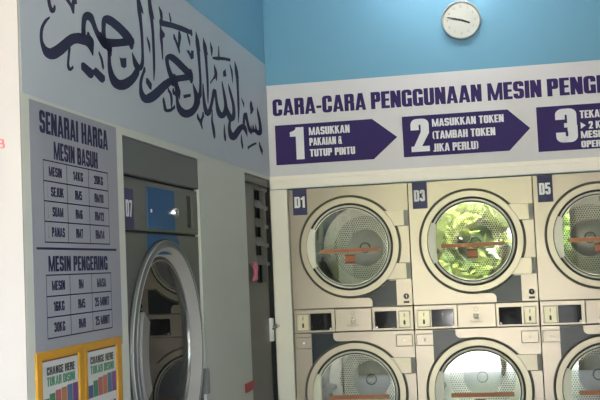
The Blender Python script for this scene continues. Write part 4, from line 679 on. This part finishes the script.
# ------------------------------------------------------------------ the person taking the photograph (seen mirrored in the D3 door glass)
def person():
    t = thing('person', 'standing person in dark shirt and trousers holding up a phone with both hands', 'person', (1.52, -7.02, 0))
    V, Rr, E, roots = [], [], [], []
    def chain(pts, start=None):
        idx = [] if start is None else [start]
        if start is None: roots.append(len(V))
        for p in pts: V.append(p[:3]); Rr.append(p[3:] if len(p) > 4 else (p[3], p[3])); idx.append(len(V) - 1)
        for a, c_ in zip(idx, idx[1:]): E.append((a, c_))
        return idx
    sp_ = chain([(0, 0, .93, .155, .115), (0, .005, 1.06, .140, .105), (0, .01, 1.20, .155, .110), (0, .0, 1.33, .150, .100), (0, -.005, 1.405, .062, .062), (0, .012, 1.455, .050, .050), (0, .03, 1.530, .080, .094), (0, .025, 1.610, .078, .094), (0, .02, 1.668, .04, .05)])
    for s in (-1, 1):
        chain([(s * .10, 0, .84, .095), (s * .105, .012, .50, .060), (s * .105, .0, .30, .056), (s * .105, -.02, .085, .040), (s * .115, .10, .035, .040, .03), (s * .12, .17, .028, .03, .022)], sp_[0])
        arm = chain([(s * .165, 0, 1.355, .058), (s * .215, .03, 1.22, .046), (s * .225, .075, 1.10, .040), (s * .15, .19, 1.27, .034), (s * .085 - .01, .262, 1.395, .024), (s * .068 - .012, .285, 1.43, .028, .016)], sp_[3])
        hx, hy, hz = s * .062 - .014, .292, 1.445
        for k, L in enumerate((.050, .056, .052, .042)):           # four fingers curl behind the phone
            z = hz + .028 - .019 * k
            chain([(hx, hy - .006, z - .004, .0085), (hx - s * .008, hy - .004, z + .004, .0085), (hx - s * .022, hy + .006, z + .006, .008), (hx - s * (.022 + L * .5), hy + .012, z + .004, .007), (hx - s * (.022 + L * .72), hy + .011, z + .002, .006)])
        chain([(hx + s * .002, hy - .012, hz - .022, .011), (hx - s * .012, hy - .018, hz + .004, .0095), (hx - s * .026, hy - .014, hz + .026, .0085), (hx - s * .032, hy - .011, hz + .036, .007)])
    me = bpy.data.meshes.new('body'); me.from_pydata(V, E, [])
    ob = bpy.data.objects.new('body_rig', me); COL.objects.link(ob)
    ob.modifiers.new('skin', 'SKIN')
    sk_ = me.skin_vertices[0].data if len(me.skin_vertices) else None
    if sk_ is None:
        bm = bmesh.new(); bm.from_mesh(me); bm.verts.layers.skin.verify(); bm.to_mesh(me); bm.free(); sk_ = me.skin_vertices[0].data
    for i, r in enumerate(Rr): sk_[i].radius = r; sk_[i].use_root = i in roots
    ss = ob.modifiers.new('sub', 'SUBSURF'); ss.levels = 2; ss.render_levels = 2
    bpy.context.view_layer.update()
    m2 = bpy.data.meshes.new_from_object(ob.evaluated_get(bpy.context.evaluated_depsgraph_get())); bpy.data.objects.remove(ob)
    m2.materials.clear()
    for k in ('skin', 'shirt', 'trouser'): m2.materials.append(M[k])
    for p in m2.polygons:
        c_ = p.center; p.use_smooth = True
        hand_ = c_.y > .17 and c_.z > 1.1
        p.material_index = 0 if (c_.z > 1.425 or hand_) else (1 if c_.z > .93 else 2)
    bo_ = bpy.data.objects.new('body', m2); COL.objects.link(bo_); bo_.parent = t
    hr = MB(); N1, N2 = 20, 10; vs = []
    for i in range(N2 + 1):
        th = PI * .58 * i / N2
        for j in range(N1):
            ph = 2 * PI * j / N1; fr = max(0, math.sin(ph)); th2 = th * (1 - .42 * fr)
            vs.append((.088 * math.sin(th2) * math.cos(ph), .015 + .103 * math.sin(th2) * math.sin(ph), 1.600 + .098 * math.cos(th2)))
    hr.add(vs, [(i * N1 + j, i * N1 + (j + 1) % N1, (i + 1) * N1 + (j + 1) % N1, (i + 1) * N1 + j) for i in range(N2) for j in range(N1)], 0, True)
    hr.build('hair', M['hair'], t)
    MB().tube([(0, .108, 1.585), (0, .126, 1.558), (0, .130, 1.548), (0, .108, 1.540)], [.007, .011, .012, .008], 8).build('nose', M['skin'], t)
    for s in (-1, 1):
        MB().lathe([(.011, .0), (.009, .007), (.0, .010)], s * .031, 1.580, 12).build('eye', M['black'], t, (0, .098, 0))
        MB().tube([(s * .080, .015, 1.600), (s * .090, .008, 1.590), (s * .088, .008, 1.560), (s * .080, .016, 1.545)], [.006, .010, .009, .006], 8).build('ear', M['skin'], t)
    MB().tube([(-.022, .103, 1.512), (0, .110, 1.509), (.022, .103, 1.512)], [.003, .006, .003], 8).build('mouth', M['redtext'], t)
    ph_ = MB().bevbox(-.0375, .0375, -.004, .004, 0, .150, .002).build('phone', M['black']); ph_.location = (1.503, -6.708, 1.385)
    tag(ph_, 'black phone held upright in both hands of the standing person', 'phone')
person()

# ------------------------------------------------------------------ outside: pavement, trees, a parked car
struct(MB().box(-40, 40, -14.2, YF - .1, -.20, -.06).build('ground', M['concrete']))
struct(MB().box(-40, 40, -60, -14.2, -.26, -.09).build('road', M['asphalt']))
def tree(x, y, h, r, label, leaf, n, seed, big=1.15):
    rnd = random.Random(seed)
    t = thing('street_tree', label, 'tree', (x, y, -.06), 0, 'trees across the street')
    zc = h - r * 1.05
    tk = MB().tube([(0, 0, 0), (.08, 0, h * .25), (-.05, .05, h * .5), (0, 0, zc)], [.20, .16, .13, .07], 10)
    for a in range(5):
        an = a * 1.3; tk.tube([(0, 0, h * .35), (math.cos(an) * r * .4, math.sin(an) * r * .4, h * .5), (math.cos(an) * r * .8, math.sin(an) * r * .8, zc + .2 * r)], [.09, .06, .02], 8)
    tk.build('trunk', M['bark'], t)
    f = MB()
    clumps = []
    for k in range(26):
        a, e = rnd.uniform(0, 2 * PI), rnd.uniform(-.9, 1.2); q = r * rnd.uniform(.35, .95)
        clumps.append((q * math.cos(a) * math.cos(e), q * math.sin(a) * math.cos(e), zc + q * math.sin(e) * 1.25, r * rnd.uniform(.22, .42)))
    for k in range(n):
        c = clumps[k % len(clumps)]
        v = Vector((rnd.gauss(0, 1), rnd.gauss(0, 1), rnd.gauss(0, 1))).normalized() * c[3] * rnd.uniform(.6, 1.05)
        p = Vector(c[:3]) + v; u = Vector((rnd.gauss(0, 1), rnd.gauss(0, 1), rnd.gauss(0, .5))).normalized(); w_ = u.cross(v.normalized() + Vector((0, 0, .3)))
        if w_.length < .1: continue
        w_.normalize(); s = rnd.uniform(.09, .17) * big
        f.add([p - u * s, p + w_ * s * .5, p + u * s, p - w_ * s * .5], [(0, 1, 2, 3)])
    f.build('foliage', M[leaf], t, fix=False)
tree(-.3, -19.5, 4.7, 2.2, 'bright yellow-green tree straight behind the parked car', 'leaf2', 4200, 1)
tree(4.6, -19.6, 4.4, 1.9, 'mid green rounded tree to the right of the parked car', 'leaf', 3600, 2)
tree(-4.9, -19.6, 5.0, 2.0, 'mid green tree behind the left end of the parked car', 'leaf', 3600, 3)
tree(1.4, -26.5, 7.6, 3.7, 'tall dark green tree in the back row, on the right', 'leaf3', 7000, 6, 2.6)
tree(-6.0, -26.5, 8.4, 3.6, 'tall dark green tree in the back row, on the left', 'leaf3', 6000, 8, 2.6)
car = thing('parked_car', 'dark grey car parked side-on across the pavement in front of the trees', 'car', (-.9, -16.2, -.09))
prof = [(-2.1, .38), (-2.08, .78), (-1.3, .92), (-.75, 1.36), (-.2, 1.45), (.75, 1.43), (1.35, 1.02), (2.05, .92), (2.12, .55), (2.1, .32), (-2.0, .28)]
b = MB().prism(prof, -.82, .82).build('body', M['carpaint'], car); bv = b.modifiers.new('bevel', 'BEVEL'); bv.width = .07; bv.segments = 3
for s in (-1, 1):
    MB().prism([(-1.12, .95), (-.68, 1.30), (-.2, 1.37), (.1, 1.37), (.1, .95)], s * .825 - .006, s * .825 + .006).prism([(.16, .95), (.16, 1.37), (.72, 1.35), (1.18, 1.0)], s * .825 - .006, s * .825 + .006).build('side_windows', M['display'], car)
for x in (-1.3, 1.3):
    for s in (-1, 1):
        wl = MB().lathe([(.0, -.10), (.20, -.10), (.31, -.08), (.31, .08), (.20, .10), (0, .10)], 0, 0, 32).build('wheel', M['tyre'], car, (x, s * .76, .31))
        MB().lathe([(.0, -.115), (.17, -.115), (.19, -.09), (.19, .09), (.17, .115), (0, .115)], 0, 0, 24).build('wheel_cover', M['steel'], wl)

# ------------------------------------------------------------------ daylight
wd = bpy.data.worlds.new('daylight'); scene.world = wd; wd.use_nodes = True
nt = wd.node_tree; nt.nodes.clear()
bg = nt.nodes.new('ShaderNodeBackground'); o_ = nt.nodes.new('ShaderNodeOutputWorld'); sk = nt.nodes.new('ShaderNodeTexSky')
sk.sky_type = 'NISHITA'; sk.sun_disc = False; sk.sun_elevation = math.radians(58); sk.sun_rotation = math.radians(-60); sk.dust_density = 3.0; sk.air_density = 1.0
mxs = nt.nodes.new('ShaderNodeMix'); mxs.data_type = 'RGBA'; mxs.inputs[0].default_value = .55; mxs.inputs[7].default_value = (3.2, 3.2, 3.2, 1)
nt.links.new(sk.outputs[0], mxs.inputs[6]); nt.links.new(mxs.outputs[2], bg.inputs['Color'])
bg.inputs['Strength'].default_value = SKY
nt.links.new(bg.outputs[0], o_.inputs[0])
sl = bpy.data.lights.new('sun', 'SUN'); sl.energy = SUN; sl.angle = math.radians(1.5); sl.color = (1, .94, .84)
so_ = bpy.data.objects.new('sun', sl); COL.objects.link(so_)
so_.rotation_euler = Vector((.50, -.30, -.82)).to_track_quat('-Z', 'Y').to_euler(); so_.location = (-4, 2, 9)
pl_ = bpy.data.lights.new('doorway_portal', 'AREA'); pl_.shape = 'RECTANGLE'; pl_.size = 2.46; pl_.size_y = 2.75; pl_.cycles.is_portal = True
po = bpy.data.objects.new('doorway_portal', pl_); COL.objects.link(po); po.location = (1.15, YF - .05, 1.375); po.rotation_euler = Vector((0, 1, 0)).to_track_quat('-Z', 'Z').to_euler()
scene.cycles.use_denoising = True
scene.cycles.max_bounces = 10; scene.cycles.diffuse_bounces = 5; scene.cycles.glossy_bounces = 5; scene.cycles.transparent_max_bounces = 12
scene.view_settings.view_transform = 'Standard'; scene.view_settings.look = 'None'; scene.view_settings.gamma = 1; scene.view_settings.use_curve_mapping = False
scene.view_settings.exposure = EXPO
